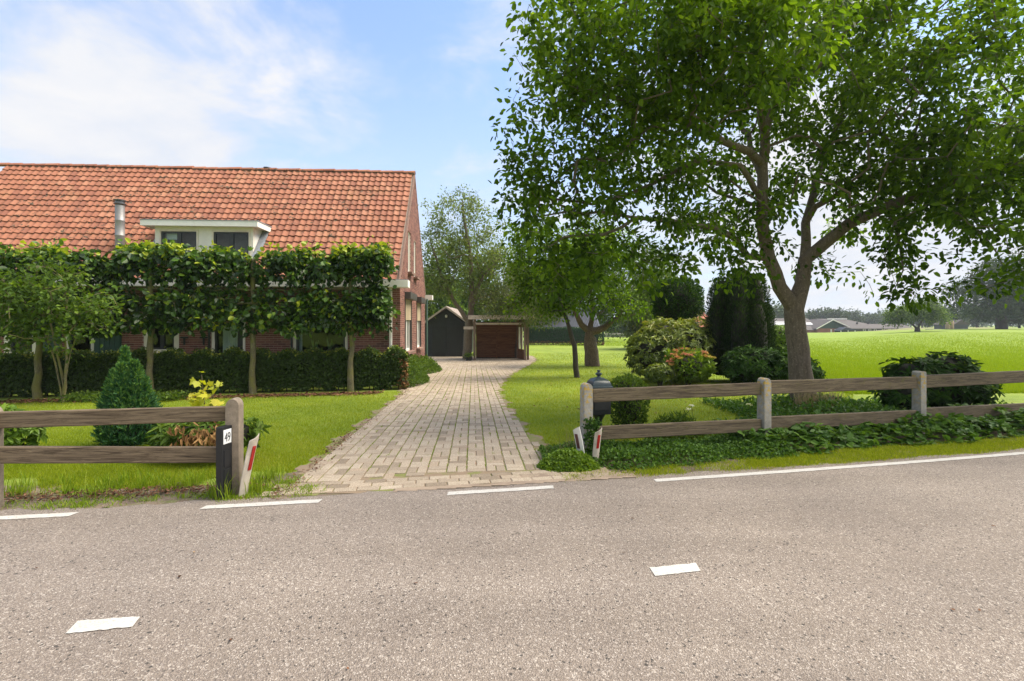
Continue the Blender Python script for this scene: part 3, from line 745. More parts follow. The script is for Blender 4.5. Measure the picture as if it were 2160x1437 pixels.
# ---- roof
def RP(u, s, h=0.0, back=False):      # s: distance up the slope from the eave, h: height above the slope
    v = VE + s * math.cos(SL) - h * math.sin(SL); z = ZE + s * math.sin(SL) + h * math.cos(SL)
    return H(u, (6.0 - v) if back else v, z)
SLEN = (3.0 - VE) / math.cos(SL)
DU0, DU1 = upx(534, .42), upx(327, .42)        # dormer cheeks
DV = .30; DTOP = 4.60
def roof():
    deck = MB()
    for bk in (False, True):
        deck.hexa([RP(.0, 0, -.10, bk), RP(HL, 0, -.10, bk), RP(HL, SLEN, -.10, bk), RP(.0, SLEN, -.10, bk), RP(.0, 0, -.05, bk), RP(HL, 0, -.05, bk), RP(HL, SLEN, -.05, bk), RP(0, SLEN, -.05, bk)])
    ro = deck.build('roof', M['old_roof_felt'], farm)
    ga, wd_ = .2575, .206; rows = int(SLEN / ga) + 0; cols = int(round(HL / wd_))
    prof = [(0, .010), (.08, .026), (.20, .031), (.34, .020), (.50, .004), (.68, -.004), (.86, -.004), (1.0, .002)]
    def tile(i, j, back=False):
        u0 = HL - (i + 1) * wd_ ; s0 = j * ga - .01; s1 = s0 + ga + .045
        ju, js, jh = random.gauss(0, .003), random.gauss(0, .006), random.gauss(0, .0022)
        vs = []
        for (s, lift) in ((s0 + js, .038), (s1 + js, .000)):
            for (t, h) in prof: vs.append(RP(u0 + ju + (1.0 - t) * (wd_ + .012), s, h + lift + jh, back))
        n = len(prof)
        for (t, h) in prof: vs.append(RP(u0 + ju + (1.0 - t) * (wd_ + .012), s0 + js + .002, h + .008 + jh, back))
        fs = [(k, k + 1, n + k + 1, n + k) for k in range(n - 1)] + [(2 * n + k, 2 * n + k + 1, k + 1, k) for k in range(n - 1)]
        return vs, fs
    pieces = []
    for j in range(rows + 1):
        for i in range(cols):
            if j * ga > SLEN - .12: continue
            u = HL - (i + .5) * wd_; vv = VE + (j + .5) * ga * math.cos(SL); zt = ZE + (j + .5) * ga * math.sin(SL)
            if DU0 - .03 < u < DU1 + .03 and vv > DV and zt < DTOP - .08: continue
            pieces.append((i, j, u, zt))
    def sc_(p):
        i, j, u, zt = p; a = H(u, 0, 0); hid = 0 if zt > 3.95 else 1
        return (hid, -u)
    pieces.sort(key=sc_); rest = MB()
    for n, (i, j, u, zt) in enumerate(pieces):
        vs, fs = tile(i, j)
        if n < 300: MB().add(vs, fs).build('roof_tile', M['roof_tile'], ro, smooth=True)
        else: rest.add(vs, fs)
    for j in range(0, rows + 1):            # the back slope shows only its verge
        if j * ga > SLEN - .12: continue
        for i in range(cols - 4, cols):
            vs, fs = tile(i, j, True); rest.add(vs, fs)
    rest.build('roof_tiles', M['roof_tile'], ro, smooth=True, kind='stuff')
    # ridge
    n = int(HL / .40)
    for k in range(n + 1):
        a = -.02 + k * HL / n; mb = MB(); vs = []; b = a + HL / n + .03; m_ = 7
        dz = random.gauss(0, .006)
        for (u, r_, t) in ((a, .125, 0), (b, .108, 0)):
            for q in range(m_):
                an = math.pi * (.06 + .88 * q / (m_ - 1)); vs.append(H(u, 3.0 + r_ * math.cos(an) * .95, ZR - .055 + dz + r_ * math.sin(an)))
        for (u, r_) in ((a, .100), ):
            for q in range(m_):
                an = math.pi * (.06 + .88 * q / (m_ - 1)); vs.append(H(u, 3.0 + r_ * math.cos(an) * .95, ZR - .055 + dz + r_ * math.sin(an)))
        fs = [(q, q + 1, m_ + q + 1, m_ + q) for q in range(m_ - 1)] + [(2 * m_ + q, 2 * m_ + q + 1, q + 1, q) for q in range(m_ - 1)]
        mb.add(vs, fs)
        if a > HL - .6: pass
        mb.build('ridge_tile', M['roof_tile'], ro, smooth=True)
    # verge boards on the right gable, dark strip under the back verge
    vb = MB()
    for bk in (False, True):
        vb.hexa([RP(-.012, .0, -.12, bk), RP(.03, .0, -.12, bk), RP(.03, SLEN, -.12, bk), RP(-.012, SLEN, -.12, bk), RP(-.012, .0, -.0, bk), RP(.03, .0, -.0, bk), RP(.03, SLEN, -.0, bk), RP(-.012, SLEN, -.0, bk)])
    vb.build('verge_board', M['sill_brick'], ro)
    p = MB(); c = H(upx(563, 3), 3.05, ZR + .02); p.lathe([(.09, -.15), (.09, .02), (.14, .03), (.14, .06), (.0, .09)], c, 14); p.build('roof_vent', M['steel_dark'], ro, smooth=True)
    return ro
roof_o = roof()
# flue pipe
uf = upx(253, .5); fz = roofz(.5); fp = MB(); c = H(uf, .5, 0)
fp.lathe([(.118, fz - .25), (.118, 4.18), (.121, 4.185), (.121, 4.20), (.118, 4.205), (.118, 4.62), (.121, 4.625), (.121, 4.64), (.118, 4.645), (.118, 5.08)], c, 20)
fo = fp.build('flue_pipe', M['steel'], farm, smooth=True)
fp = MB(); fp.lathe([(.10, 5.08), (.125, 5.09), (.155, 5.12), (.155, 5.135), (.12, 5.15), (.12, 5.19), (.16, 5.215), (.165, 5.235), (.12, 5.25), (.0, 5.255)], c, 20); fp.build('flue_cap', M['steel_dark'], fo, smooth=True)
# dormer
dr = MB(); a, b = DU0, DU1; vf = .42
def dtopv(z): return VE + (z - ZE) / math.tan(SL)
D0 = MB()       # front wall pieces round the two windows
wz0, wz1 = zpx(537, 432, vf), zpx(489, 432, vf)
dh = [(upx(525, vf), upx(451, vf), wz0, wz1), (upx(415, vf), upx(340, vf), wz0, wz1)]
for p, q, r_, s_ in wallgrid(a, b, 3.36, DTOP - .13, dh): hbox(D0, p, q, vf, vf + .12, r_, s_)
dormer = D0.build('dormer', M['cream_paint'], farm)
ck = MB()
for uu, dd in ((a - .0, .08), (b - .08, .08)):
    ck.prism([H(uu, vf + .121, 3.5), H(uu, dtopv(DTOP - .13) + .1, DTOP - .13), H(uu, vf + .121, DTOP - .13)], HU * dd)
ck.build('cheek', M['white_paint'], dormer)
rf_ = MB(); ov = .22; hbox(rf_, a - ov + .01, b + ov - .01, vf - .23, dtopv(DTOP) + .12, DTOP - .13, DTOP - .012); rf_.build('dormer_roof', M['cream_paint'], dormer)
fa = MB()
hbox(fa, a - ov, (a + b) / 2 + .16, vf - .26, vf - .232, DTOP - .16, DTOP + .0); hbox(fa, (a + b) / 2 + .164, b + ov, vf - .26, vf - .232, DTOP - .16, DTOP + .0)
hbox(fa, a - ov - .025, a - ov - .001, vf - .26, dtopv(DTOP) + .05, DTOP - .16, DTOP); hbox(fa, b + ov + .001, b + ov + .025, vf - .26, dtopv(DTOP) + .05, DTOP - .16, DTOP)
fa.build('fascia', M['white_paint'], dormer)
ft = MB(); hbox(ft, a - ov - .04, b + ov + .04, vf - .275, dtopv(DTOP) + .12, DTOP + .002, DTOP + .022); ft.build('dormer_felt', M['lead'], dormer)
for (p, q, r_, s_) in dh:
    f = MB(); t = .05
    for (x0, x1, y0, y1) in ((p - t, p, r_ - t, s_ + t), (q, q + t, r_ - t, s_ + t), (p, q, s_, s_ + t), (p, q, r_ - t, r_)): hbox(f, x0, x1, vf - .02, vf - .002, y0, y1)
    w_ = f.build('dormer_window', M['beige_paint'], dormer)
    s = MB(); t = .06; mid = (p + q) / 2
    for (x0, x1) in ((p, mid), (mid, q)):
        for (xx0, xx1, y0, y1) in ((x0, x0 + t, r_, s_), (x1 - t, x1, r_, s_), (x0 + t, x1 - t, r_, r_ + t * .8), (x0 + t, x1 - t, s_ - t * .8, s_)): hbox(s, xx0 + .001, xx1 - .001, vf + .01, vf + .06, y0, y1)
        g = MB(); hbox(g, x0 + t, x1 - t, vf + .035, vf + .039, r_ + .04, s_ - .04)
    # sashes and panes are pieces of the dormer
    s.build('window_sash', M['dark_frame'], dormer)
    for (x0, x1) in ((p, mid), (mid, q)):
        g = MB(); hbox(g, x0 + t, x1 - t, vf + .035, vf + .039, r_ + .04, s_ - .04); g.build('pane', M['window_glass'], dormer)
ds = MB(); hbox(ds, a - .03, b + .03, vf - .08, vf - .022, wz0 - .12, wz0 - .06); ds.build('dormer_sill', M['beige_paint'], dormer)
for uu, w_ in ((a - .22, .2), (b + .02, .2)):
    dl = MB()
    s0 = (roofz(vf - .1) - ZE) / math.sin(SL); s1 = (DTOP - .12 - ZE) / math.sin(SL)
    dl.hexa([RP(uu, s0, .02), RP(uu + w_, s0, .02), RP(uu + w_, s1, .02), RP(uu, s1, .02), RP(uu, s0, .075), RP(uu + w_, s0, .075), RP(uu + w_, s1, .06), RP(uu, s1, .06)])
    dl.build('lead_flashing', M['lead'], dormer)
dl = MB(); hbox(dl, a, b, vf - .22, vf, roofz(vf) - .32, roofz(vf) - .02); dl.build('lead_apron', M['lead'], dormer)
di = MB(); hbox(di, a + .1, b - .1, vf + .9, vf + .93, 3.3, 4.4); di.build('dormer_room', M['dark_room'], dormer)
db = MB(); p, q, r_, s_ = dh[1]; hbox(db, (p + q) / 2 + .0 - .0, (p + q) / 2 + .45, vf + .15, vf + .16, s_ - .22, s_); db.build('roller_blind', M['curtain'], dormer)
# snake plants on the sill
for k, px in enumerate((663, 695)):
    u = upx(px, .2); c = H(u, .25, .70); t = empty('snake_plant', c)
    tag(t, 'potted snake plant on the lace-curtained window sill, ' + ('the one nearer the left' if k == 0 else 'the taller one nearer the middle'), 'potted plant', 'snake plants on the window sill')
    MB().lathe([(.06, 0), (.085, .12), (.09, .13), (.08, .13), (.0, .12)], c, 12).build('pot', M['terracotta'], t, smooth=True)
    for q in range(9):
        a_ = rng.uniform(0, 6.28); hh = rng.uniform(.16, .34) * (1 if k == 0 else 1.15); sp = rng.uniform(.02, .10); b0 = c + Vector((math.cos(a_) * .03, math.sin(a_) * .03, .12))
        d = Vector((math.cos(a_) * sp, math.sin(a_) * sp * .5, hh)); s = Vector((1, .2, 0)) * .019
        MB().add([b0 - s * .8, b0 + s * .8, b0 + d * .55 + s * 1.1, b0 + d * .55 - s * 1.1, b0 + d, b0 + d * .5 + Vector((0, .012, 0))], [(0, 5, 3), (0, 1, 5), (1, 2, 5), (3, 5, 4), (5, 2, 4)]).build('leaf', M['snake_leaf'], t)
# ================================================================ FENCES
def beam(name, p0, p1, h, t, m, parent, k=0, jit=.0):
    p0, p1 = Vector(p0), Vector(p1); d = p1 - p0; L = d.length; n = 14; k = k * 9.3
    mb = MB(); vs = []
    for i in range(n + 1):
        x = L * i / n + k; w1, w2 = (random.uniform(-jit, jit) for _ in range(2)); b = .008
        for (y, z) in ((-t / 2, -h / 2 + b + w1), (-t / 2 + b * .6, -h / 2 + w1), (t / 2 - b * .6, -h / 2 + w1), (t / 2, -h / 2 + b + w1), (t / 2, h / 2 - b + w2), (t / 2 - b * .6, h / 2 + w2), (-t / 2 + b * .6, h / 2 + w2), (-t / 2, h / 2 - b + w2)):
            vs.append((x, y, z))
    q = 8; fs = [(i * q + a, i * q + (a + 1) % q, (i + 1) * q + (a + 1) % q, (i + 1) * q + a) for i in range(n) for a in range(q)] + [tuple(range(q))[::-1], tuple(n * q + a for a in range(q))]
    mb.add(vs, fs)
    X = d.normalized(); Y = Vector((0, 0, 1)).cross(X).normalized(); Z = X.cross(Y)
    Mx = Matrix((X, Y, Z)).transposed().to_4x4(); Mx = Matrix.Translation(p0) @ Mx @ Matrix.Translation((-k, 0, 0))
    return place(name, mb, m, parent, Mx)
def post(p, top, ang, m, parent, w=.105, d=.13, flat=False, lean=0.0):
    n = 10; H0 = top - p[2] + .3; poly = []
    if flat: prof = [(-w / 2, -.3), (w / 2, -.3), (w / 2, H0 - .3 - .02), (w / 2 - .02, H0 - .3), (-w / 2 + .02, H0 - .3), (-w / 2, H0 - .3 - .02)]
    else:
        prof = [(-w / 2, -.3), (w / 2, -.3)] + [(w / 2 * math.cos(a), H0 - .3 - w * .62 + w * .62 * math.sin(a)) for a in [math.pi * i / n for i in range(n + 1)]]
    mb = MB().prism([(x, -d / 2, z) for x, z in prof], (0, d, 0))
    o = place('post', mb, m, parent, Matrix.Translation(p) @ Matrix.Rotation(ang, 4, 'Z') @ Matrix.Rotation(lean, 4, 'Y'), bevel=.009, smooth=True)
    return o
fl = empty('rail_fence', (-3.4, 4.25, 0)); tag(fl, 'two-rail wooden fence with concrete posts left of the driveway, by the black number post', 'fence')
al = math.atan(.20)
PL = [(-2.575, 4.40), (-4.43, 4.02), (-6.5, 3.7)]
for i, (x, y) in enumerate(PL): post(Vector((x, y, float(gz(x, y)))), zat(840, 4.4) if i == 0 else zat(858, 4.02), al, M['post_concrete'], fl, w=.115)
def railp(px, py, D): return at(px, py, D)
def rail(fp, a, b, h, m, k, t=.048): beam('rail', a, b, h, t, m, fp, k, .0015)
rail(fl, at(476, 872.5, 4.44), at(-14, 886.5, 4.04), .138, M['rail_wood'], 1)
rail(fl, at(470, 959, 4.41), at(-14, 959.5, 4.02), .142, M['rail_wood'], 2)
rail(fl, at(-24, 886, 4.03), at(-670, 905, 3.7), .138, M['rail_wood'], 3); rail(fl, at(-24, 959.5, 4.01), at(-670, 975, 3.7), .142, M['rail_wood'], 4)
fr_ = empty('rail_fence', (4.0, 6.3, 0)); tag(fr_, 'mossy two-rail wooden fence on grey concrete posts right of the driveway, under the big tree', 'fence')
ar = math.atan(.27)
PR = [(.874, 5.57, 808), (3.26, 6.13, 797), (5.95, 6.93, 783), (8.75, 7.75, 775)]
for i, (x, y, ty) in enumerate(PR): post(Vector((x, y, float(gz(x, y)))), zat(ty, y), ar, M['post_concrete_lichen'], fr_, w=.11, flat=(i >= 2), lean=(0, 0, 0, 0)[i])
seg = [((1250, 834.5, 5.60), (1601, 820, 6.10), .155, 5), ((1250, 914, 5.60), (1603, 896.5, 6.10), .158, 6),
       ((1623, 817, 6.17), (1931, 807, 6.88), .172, 7), ((1623, 893, 6.17), (1931, 877.5, 6.88), .170, 8),
       ((1944, 805, 6.97), (2205, 792, 7.70), .185, 9), ((1944, 874, 6.97), (2205, 860, 7.70), .180, 10)]
for a, b, h, k in seg: rail(fr_, at(*a), at(*b), h, M['rail_wood_mossy'], k)

# house number post
c = Vector((-2.60, 4.28, float(gz(-2.60, 4.28)))); hn = empty('number_post', c, R(80)); tag(hn, 'black plastic house number post with white plate reading 49', 'sign')
Mx = WM[hn.name]; Hh = zat(897, 4.32) - c.z
b = MB(); b.box(-.06, .06, -.032, .032, -.1, Hh); 
p_ = place('column', b, M['black_plastic'], hn, Mx, bevel=.008)
for z0, z1 in ((.04, Hh - .37), (Hh - .36, Hh - .20)):
    b = MB(); b.box(-.038, .038, -.037, -.0325, z0, z1 - .01); place('panel', b, M['black_plastic'], hn, Mx, bevel=.003)
b = MB(); b.box(-.046, .046, -.036, -.0325, Hh - .155, Hh - .028); pl = place('number_plate', b, M['plate_white'], hn, Mx, bevel=.002)
fc = bpy.data.curves.new('digits', 'FONT'); fc.body = '49'; fc.size = .135; fc.align_x = 'CENTER'; fc.extrude = .001; fc.space_character = .95
fo_ = bpy.data.objects.new('tmp', fc); col.objects.link(fo_); dg = bpy.context.evaluated_depsgraph_get(); me = bpy.data.meshes.new_from_object(fo_.evaluated_get(dg)); bpy.data.objects.remove(fo_)
me.materials.clear(); o = bpy.data.objects.new('digits', me); col.objects.link(o); me.materials.append(M['plate_digit']); o.parent = hn; o.matrix_basis = Matrix.Translation((0, -.0375, Hh - .134)) @ Matrix.Rotation(R(90), 4, 'X') @ Matrix.Diagonal((.54, .85, 1, 1))
# reflector posts
def reflector(p, rz, lean, leany, h, w, lab, m='white_plastic', red='red_reflector'):
    t = empty('reflector_post', p, rz); tag(t, lab, 'marker post', 'red and white reflector posts'); Mx = Matrix.Translation(p) @ Matrix.Rotation(lean, 4, 'Y') @ Matrix.Rotation(rz, 4, 'Z') @ Matrix.Rotation(leany, 4, 'X')
    mb = MB(); n = 6; out_ = []
    pts = [(w * (i / n - .5), .018 * math.sin(math.pi * i / n)) for i in range(n + 1)]
    poly = [(x, -y, -.06) for x, y in pts] + [(x, -y + .008, -.06) for x, y in reversed(pts)]
    vs = []; q = len(poly); zs = [-.06, h * .3, h * .7, h - .03, h]
    for k, z in enumerate(zs):
        bend = .05 * (z / h) ** 2
        for (x, y, _) in poly: vs.append((x * (1 - .06 * (k == 4)), y - bend, z + (x / w * .05 if k == 4 else 0)))
    fs = [(k * q + a, k * q + (a + 1) % q, (k + 1) * q + (a + 1) % q, (k + 1) * q + a) for k in range(4) for a in range(q)] + [tuple(range(q))[::-1], tuple(4 * q + a for a in range(q))]
    mb.add(vs, fs); place('strip', mb, M[m], t, Mx, smooth=True)
    b = MB(); b.hexa([(-w * .18, -.026 - .05 * .2, h * .47), (w * .18, -.026 - .05 * .2, h * .47), (w * .18, -.018 - .05 * .2, h * .47), (-w * .18, -.018 - .05 * .2, h * .47),
                      (-w * .18, -.026 - .05 * .72, h * .86), (w * .18, -.026 - .05 * .72, h * .86), (w * .18, -.018 - .05 * .72, h * .86), (-w * .18, -.018 - .05 * .72, h * .86)]); place('reflector', b, M[red], t, Mx, bevel=.003)
    return t
reflector(Vector((-2.46, 4.33, -.04)), R(72), R(9), R(-2), .58, .095, 'leaning worn white reflector strip with red reflector beside the number post', 'cream_plastic')
q = gp(1228, 5.30, -.0); reflector(q, R(-48), R(-5), R(0), .43, .105, 'white reflector strip with a dull dark red reflector on the driveway side of the post', 'white_plastic', 'dark_reflector')
q = gp(1256, 5.36, -.0); reflector(q, R(22), R(2), R(0), .40, .085, 'cream reflector strip with a bright red reflector right of the post', 'cream_plastic')

# mailbox
c = gp(1263, 6.25); mbx = empty('mailbox', c, R(12)); tag(mbx, 'dark green cast iron pillar mailbox with finial behind the right fence', 'mailbox'); Mx = WM[mbx.name]
ht = zat(815, 6.25) - c.z
b = MB(); b.box(-.13, .13, -.10, .10, ht - .36, ht - .015); place('box', b, M['iron_black'], mbx, Mx, bevel=.012, smooth=True)
b = MB(); b.box(-.10, .10, -.108, -.1005, ht - .30, ht - .12); place('door', b, M['iron_black'], mbx, Mx, bevel=.004)
b = MB(); b.box(-.11, .11, -.112, -.1005, ht - .085, ht - .045); place('letter_slot', b, M['iron_green'], mbx, Mx, bevel=.004)
b = MB(); b.lathe([(.10, 0), (.10, .03), (.055, .06), (.045, .12), (.045, ht - .44), (.07, ht - .40), (.09, ht - .361)], (0, 0, 0), 14); place('pedestal', b, M['iron_black'], mbx, Mx, smooth=True)
b = MB(); prof = [(.148, -.014), (.156, .0), (.152, .012), (.140, .018), (.136, .040), (.122, .068), (.098, .092), (.066, .108), (.040, .116)]
b.lathe([(r_ * 1.0, z) for r_, z in prof], (0, 0, 0), 24, sq=.72); lid = place('lid', b, M['iron_green'], mbx, Mx @ Matrix.Translation((0, 0, ht)) @ Matrix.Rotation(0, 4, 'Z'), smooth=True)
b = MB(); b.lathe([(.030, .0), (.024, .012), (.020, .022), (.032, .034), (.046, .046), (.046, .054), (.030, .062), (.020, .070), (.017, .082), (.026, .092), (.022, .100), (.0, .103)], (0, 0, .114), 16); place('finial', b, M['iron_green'], mbx, Mx @ Matrix.Translation((0, 0, ht)), smooth=True)
b = MB()
for sx in (-1, 1): b.tube([(sx * (.006 + .012 * k), -.128 + .003 * k, .052 - .010 * math.sin(k * .9)) for k in range(5)], .005, 6)
place('scroll_ornament', b, M['iron_green'], mbx, Mx @ Matrix.Translation((0, 0, ht)), smooth=True)

# ================================================================ TREES
class Tree:
    def __init__(s, path, r0=None):
        s.p = []; s.par = []; s.minr = []
        s.add(path, -1, r0)
    def add(s, pts, par, rad=None, step=.3, jit=.02):
        pts = [Vector(q) for q in pts]; last = par; idx = par
        if par >= 0: pts = [s.p[par]] + pts
        for k in range(len(pts) - 1):
            a, b = pts[k], pts[k + 1]; n = max(1, int((b - a).length / step))
            if k == 0 and par < 0: s.p.append(a); s.par.append(-1); s.minr.append(rad[0] if rad else 0); last = len(s.p) - 1
            for i in range(1, n + 1):
                t = i / n; q = a.lerp(b, t) + Vector(rng.normal(size=3)) * jit * (1 if i < n else .3)
                s.p.append(q); s.par.append(last); last = len(s.p) - 1
                if rad:
                    tt = (k + t) / (len(pts) - 1); s.minr.append(rad[0] * (1 - tt) + rad[1] * tt)
                else: s.minr.append(0)
        return last
    def near(s, q):
        A = np.array([tuple(v) for v in s.p]); return int(np.argmin(((A - np.array(tuple(q))) ** 2).sum(1)))
    def limb(s, pts, rad, start=None):
        par = s.near(pts[0]) if start is None else start; return s.add(pts[1:], par, rad)
    def grow(s, targets, step=.33, up=.0, skip=0):
        P = np.array([tuple(v) for v in s.p]); base = np.array(tuple(s.p[0])); mid = P.mean(0)
        hub = P[min(len(P) - 1, max(skip, len(P) // 2))]
        targets = targets[np.argsort(((targets - hub) ** 2).sum(1))]; cap = len(P) + len(targets) * 14
        A = np.full((cap, 3), 1e9); A[:len(P)] = P; n = len(P); A[:skip] = 1e9
        s.tips = []
        for t in targets:
            dd = ((A[:n] - t) ** 2).sum(1); i = int(np.argmin(dd)); a = np.array(tuple(s.p[i])); L = math.sqrt(dd[i]); k = max(1, min(12, int(L / step)))
            prev = i; perp = rng.normal(size=3) * L * .10
            for q in range(1, k + 1):
                f = q / k; pt = a + (t - a) * f + perp * math.sin(math.pi * f) + np.array([0, 0, up * L * math.sin(math.pi * f)]) + rng.normal(size=3) * .012
                if q == k: pt = t
                s.p.append(Vector(pt)); s.par.append(prev); s.minr.append(0); prev = len(s.p) - 1
                if n < cap: A[n] = pt; n += 1
            s.tips.append((np.array(tuple(s.p[s.par[prev]])), t))
    def mesh(s, name, m, parent, rtip=.006, ex=.45, sides=7, cut=0.0):
        n = len(s.p); cnt = np.zeros(n); ch = [[] for _ in range(n)]
        for i in range(n):
            if s.par[i] >= 0: ch[s.par[i]].append(i)
        for i in range(n - 1, -1, -1):
            if not ch[i]: cnt[i] = 1
            if s.par[i] >= 0: cnt[s.par[i]] += cnt[i]
        r = rtip * cnt ** ex; r = np.maximum(r, np.array(s.minr)); 
        for i in range(n):
            if s.minr[i] > 0: r[i] = s.minr[i]
        V = []; Fc = []; st = [(0, -1)]
        while st:
            i, fr = st.pop(); chain = [i]; 
            while ch[chain[-1]]:
                cs = sorted(ch[chain[-1]], key=lambda c: -r[c]); 
                for c in cs[1:]: st.append((c, chain[-1]))
                chain.append(cs[0])
            pts = ([s.p[fr]] if fr >= 0 else []) + [s.p[c] for c in chain]; rr = ([min(r[chain[0]] * 1.15, r[fr])] if fr >= 0 else []) + [r[c] for c in chain]
            if len(pts) < 2 or max(rr) < cut: continue
            k = sides if max(rr) > .05 else (5 if max(rr) > .015 else 3)
            if max(rr) > .12: k = 14
            b = len(V); a = None
            for j, p in enumerate(pts):
                d = (pts[min(j + 1, len(pts) - 1)] - pts[max(j - 1, 0)]).normalized()
                a = d.orthogonal().normalized() if a is None else (a - d * a.dot(d)).normalized()
                c = d.cross(a)
                for q in range(k):
                    an = 2 * math.pi * q / k; w_ = rr[j] * (1 + (.05 * math.sin(3 * an + j * .4) if k > 10 else 0)); V.append(tuple(p + (a * math.cos(an) + c * math.sin(an)) * w_))
            for j in range(len(pts) - 1):
                for q in range(k): Fc.append((b + j * k + q, b + j * k + (q + 1) % k, b + (j + 1) * k + (q + 1) % k, b + (j + 1) * k + q))
        return link(name, fastmesh(name, V, np.array(Fc), 4, smooth=True), m, parent)
def blob_points(blobs, n):
    """random points in a union of ellipsoids (x,y,z,rx,ry,rz[,w]) biased to the outside"""
    w_ = np.array([b[3] * b[4] * b[5] * (b[6] if len(b) > 6 else 1) for b in blobs]); w_ = w_ / w_.sum(); res = []
    for b, k in zip(blobs, rng.multinomial(n, w_)):
        d = rdir(k); r_ = rng.uniform(.25, 1, size=(k, 1)) ** .55; res.append(np.array(b[:3]) + d * r_ * np.array(b[3:6]))
    return np.concatenate(res)
def tip_leaves(tips, per, spread, L, W, droop=.35, shift=None, lr=(.75, 1.25), flat=.9):
    a = np.array([t[0] for t in tips]); b = np.array([t[1] for t in tips]); n = len(tips)
    k = rng.integers(int(per * .6), int(per * 1.4) + 1, size=n); idx = np.repeat(np.arange(n), k); N_ = len(idx)
    f = rng.uniform(.1, 1.0, size=(N_, 1)); P = a[idx] + (b[idx] - a[idx]) * f + rng.normal(size=(N_, 3)) * spread
    D = norm(P - (a[idx] + (b[idx] - a[idx]) * f * .7)) + rng.normal(size=(N_, 3)) * .5; D[:, 2] -= droop; D = norm(D)
    Nn = rng.normal(size=(N_, 3)) * .45; Nn[:, 2] += flat
    tw = rng.normal(size=n) * .16
    rnd = np.clip(rng.beta(2.2, 2.6, size=N_) + tw[idx] + (shift(P) if shift else 0), 0, 1)
    s = rng.uniform(lr[0], lr[1], size=N_)
    return P, D, Nn, L * s, W * s * rng.uniform(.85, 1.1, size=N_), rnd
def make_tree(name, lab, cat, path, r0, blobs, ntips, per, spread, L, W, lm, bm, limbs=(), group=None, up=.05, droop=.35, shift=None, rtip=.006, cut=0, skip=0, keep=None, step=.33, ex=.45):
    base = Vector(path[0]); t = empty(name, base); tag(t, lab, cat, group)
    tr = Tree(path, r0)
    for pts, rad in limbs: tr.limb(pts, rad)
    tg = blob_points(blobs, ntips)
    if keep is not None: tg = tg[keep(tg)]
    tr.grow(tg, step, up, skip)
    tr.mesh('trunk', M[bm], t, rtip, ex, cut=cut)
    leaves_obj('crown', M[lm], t, *tip_leaves(tr.tips, per, spread, L, W, droop, shift))
    return t, tr

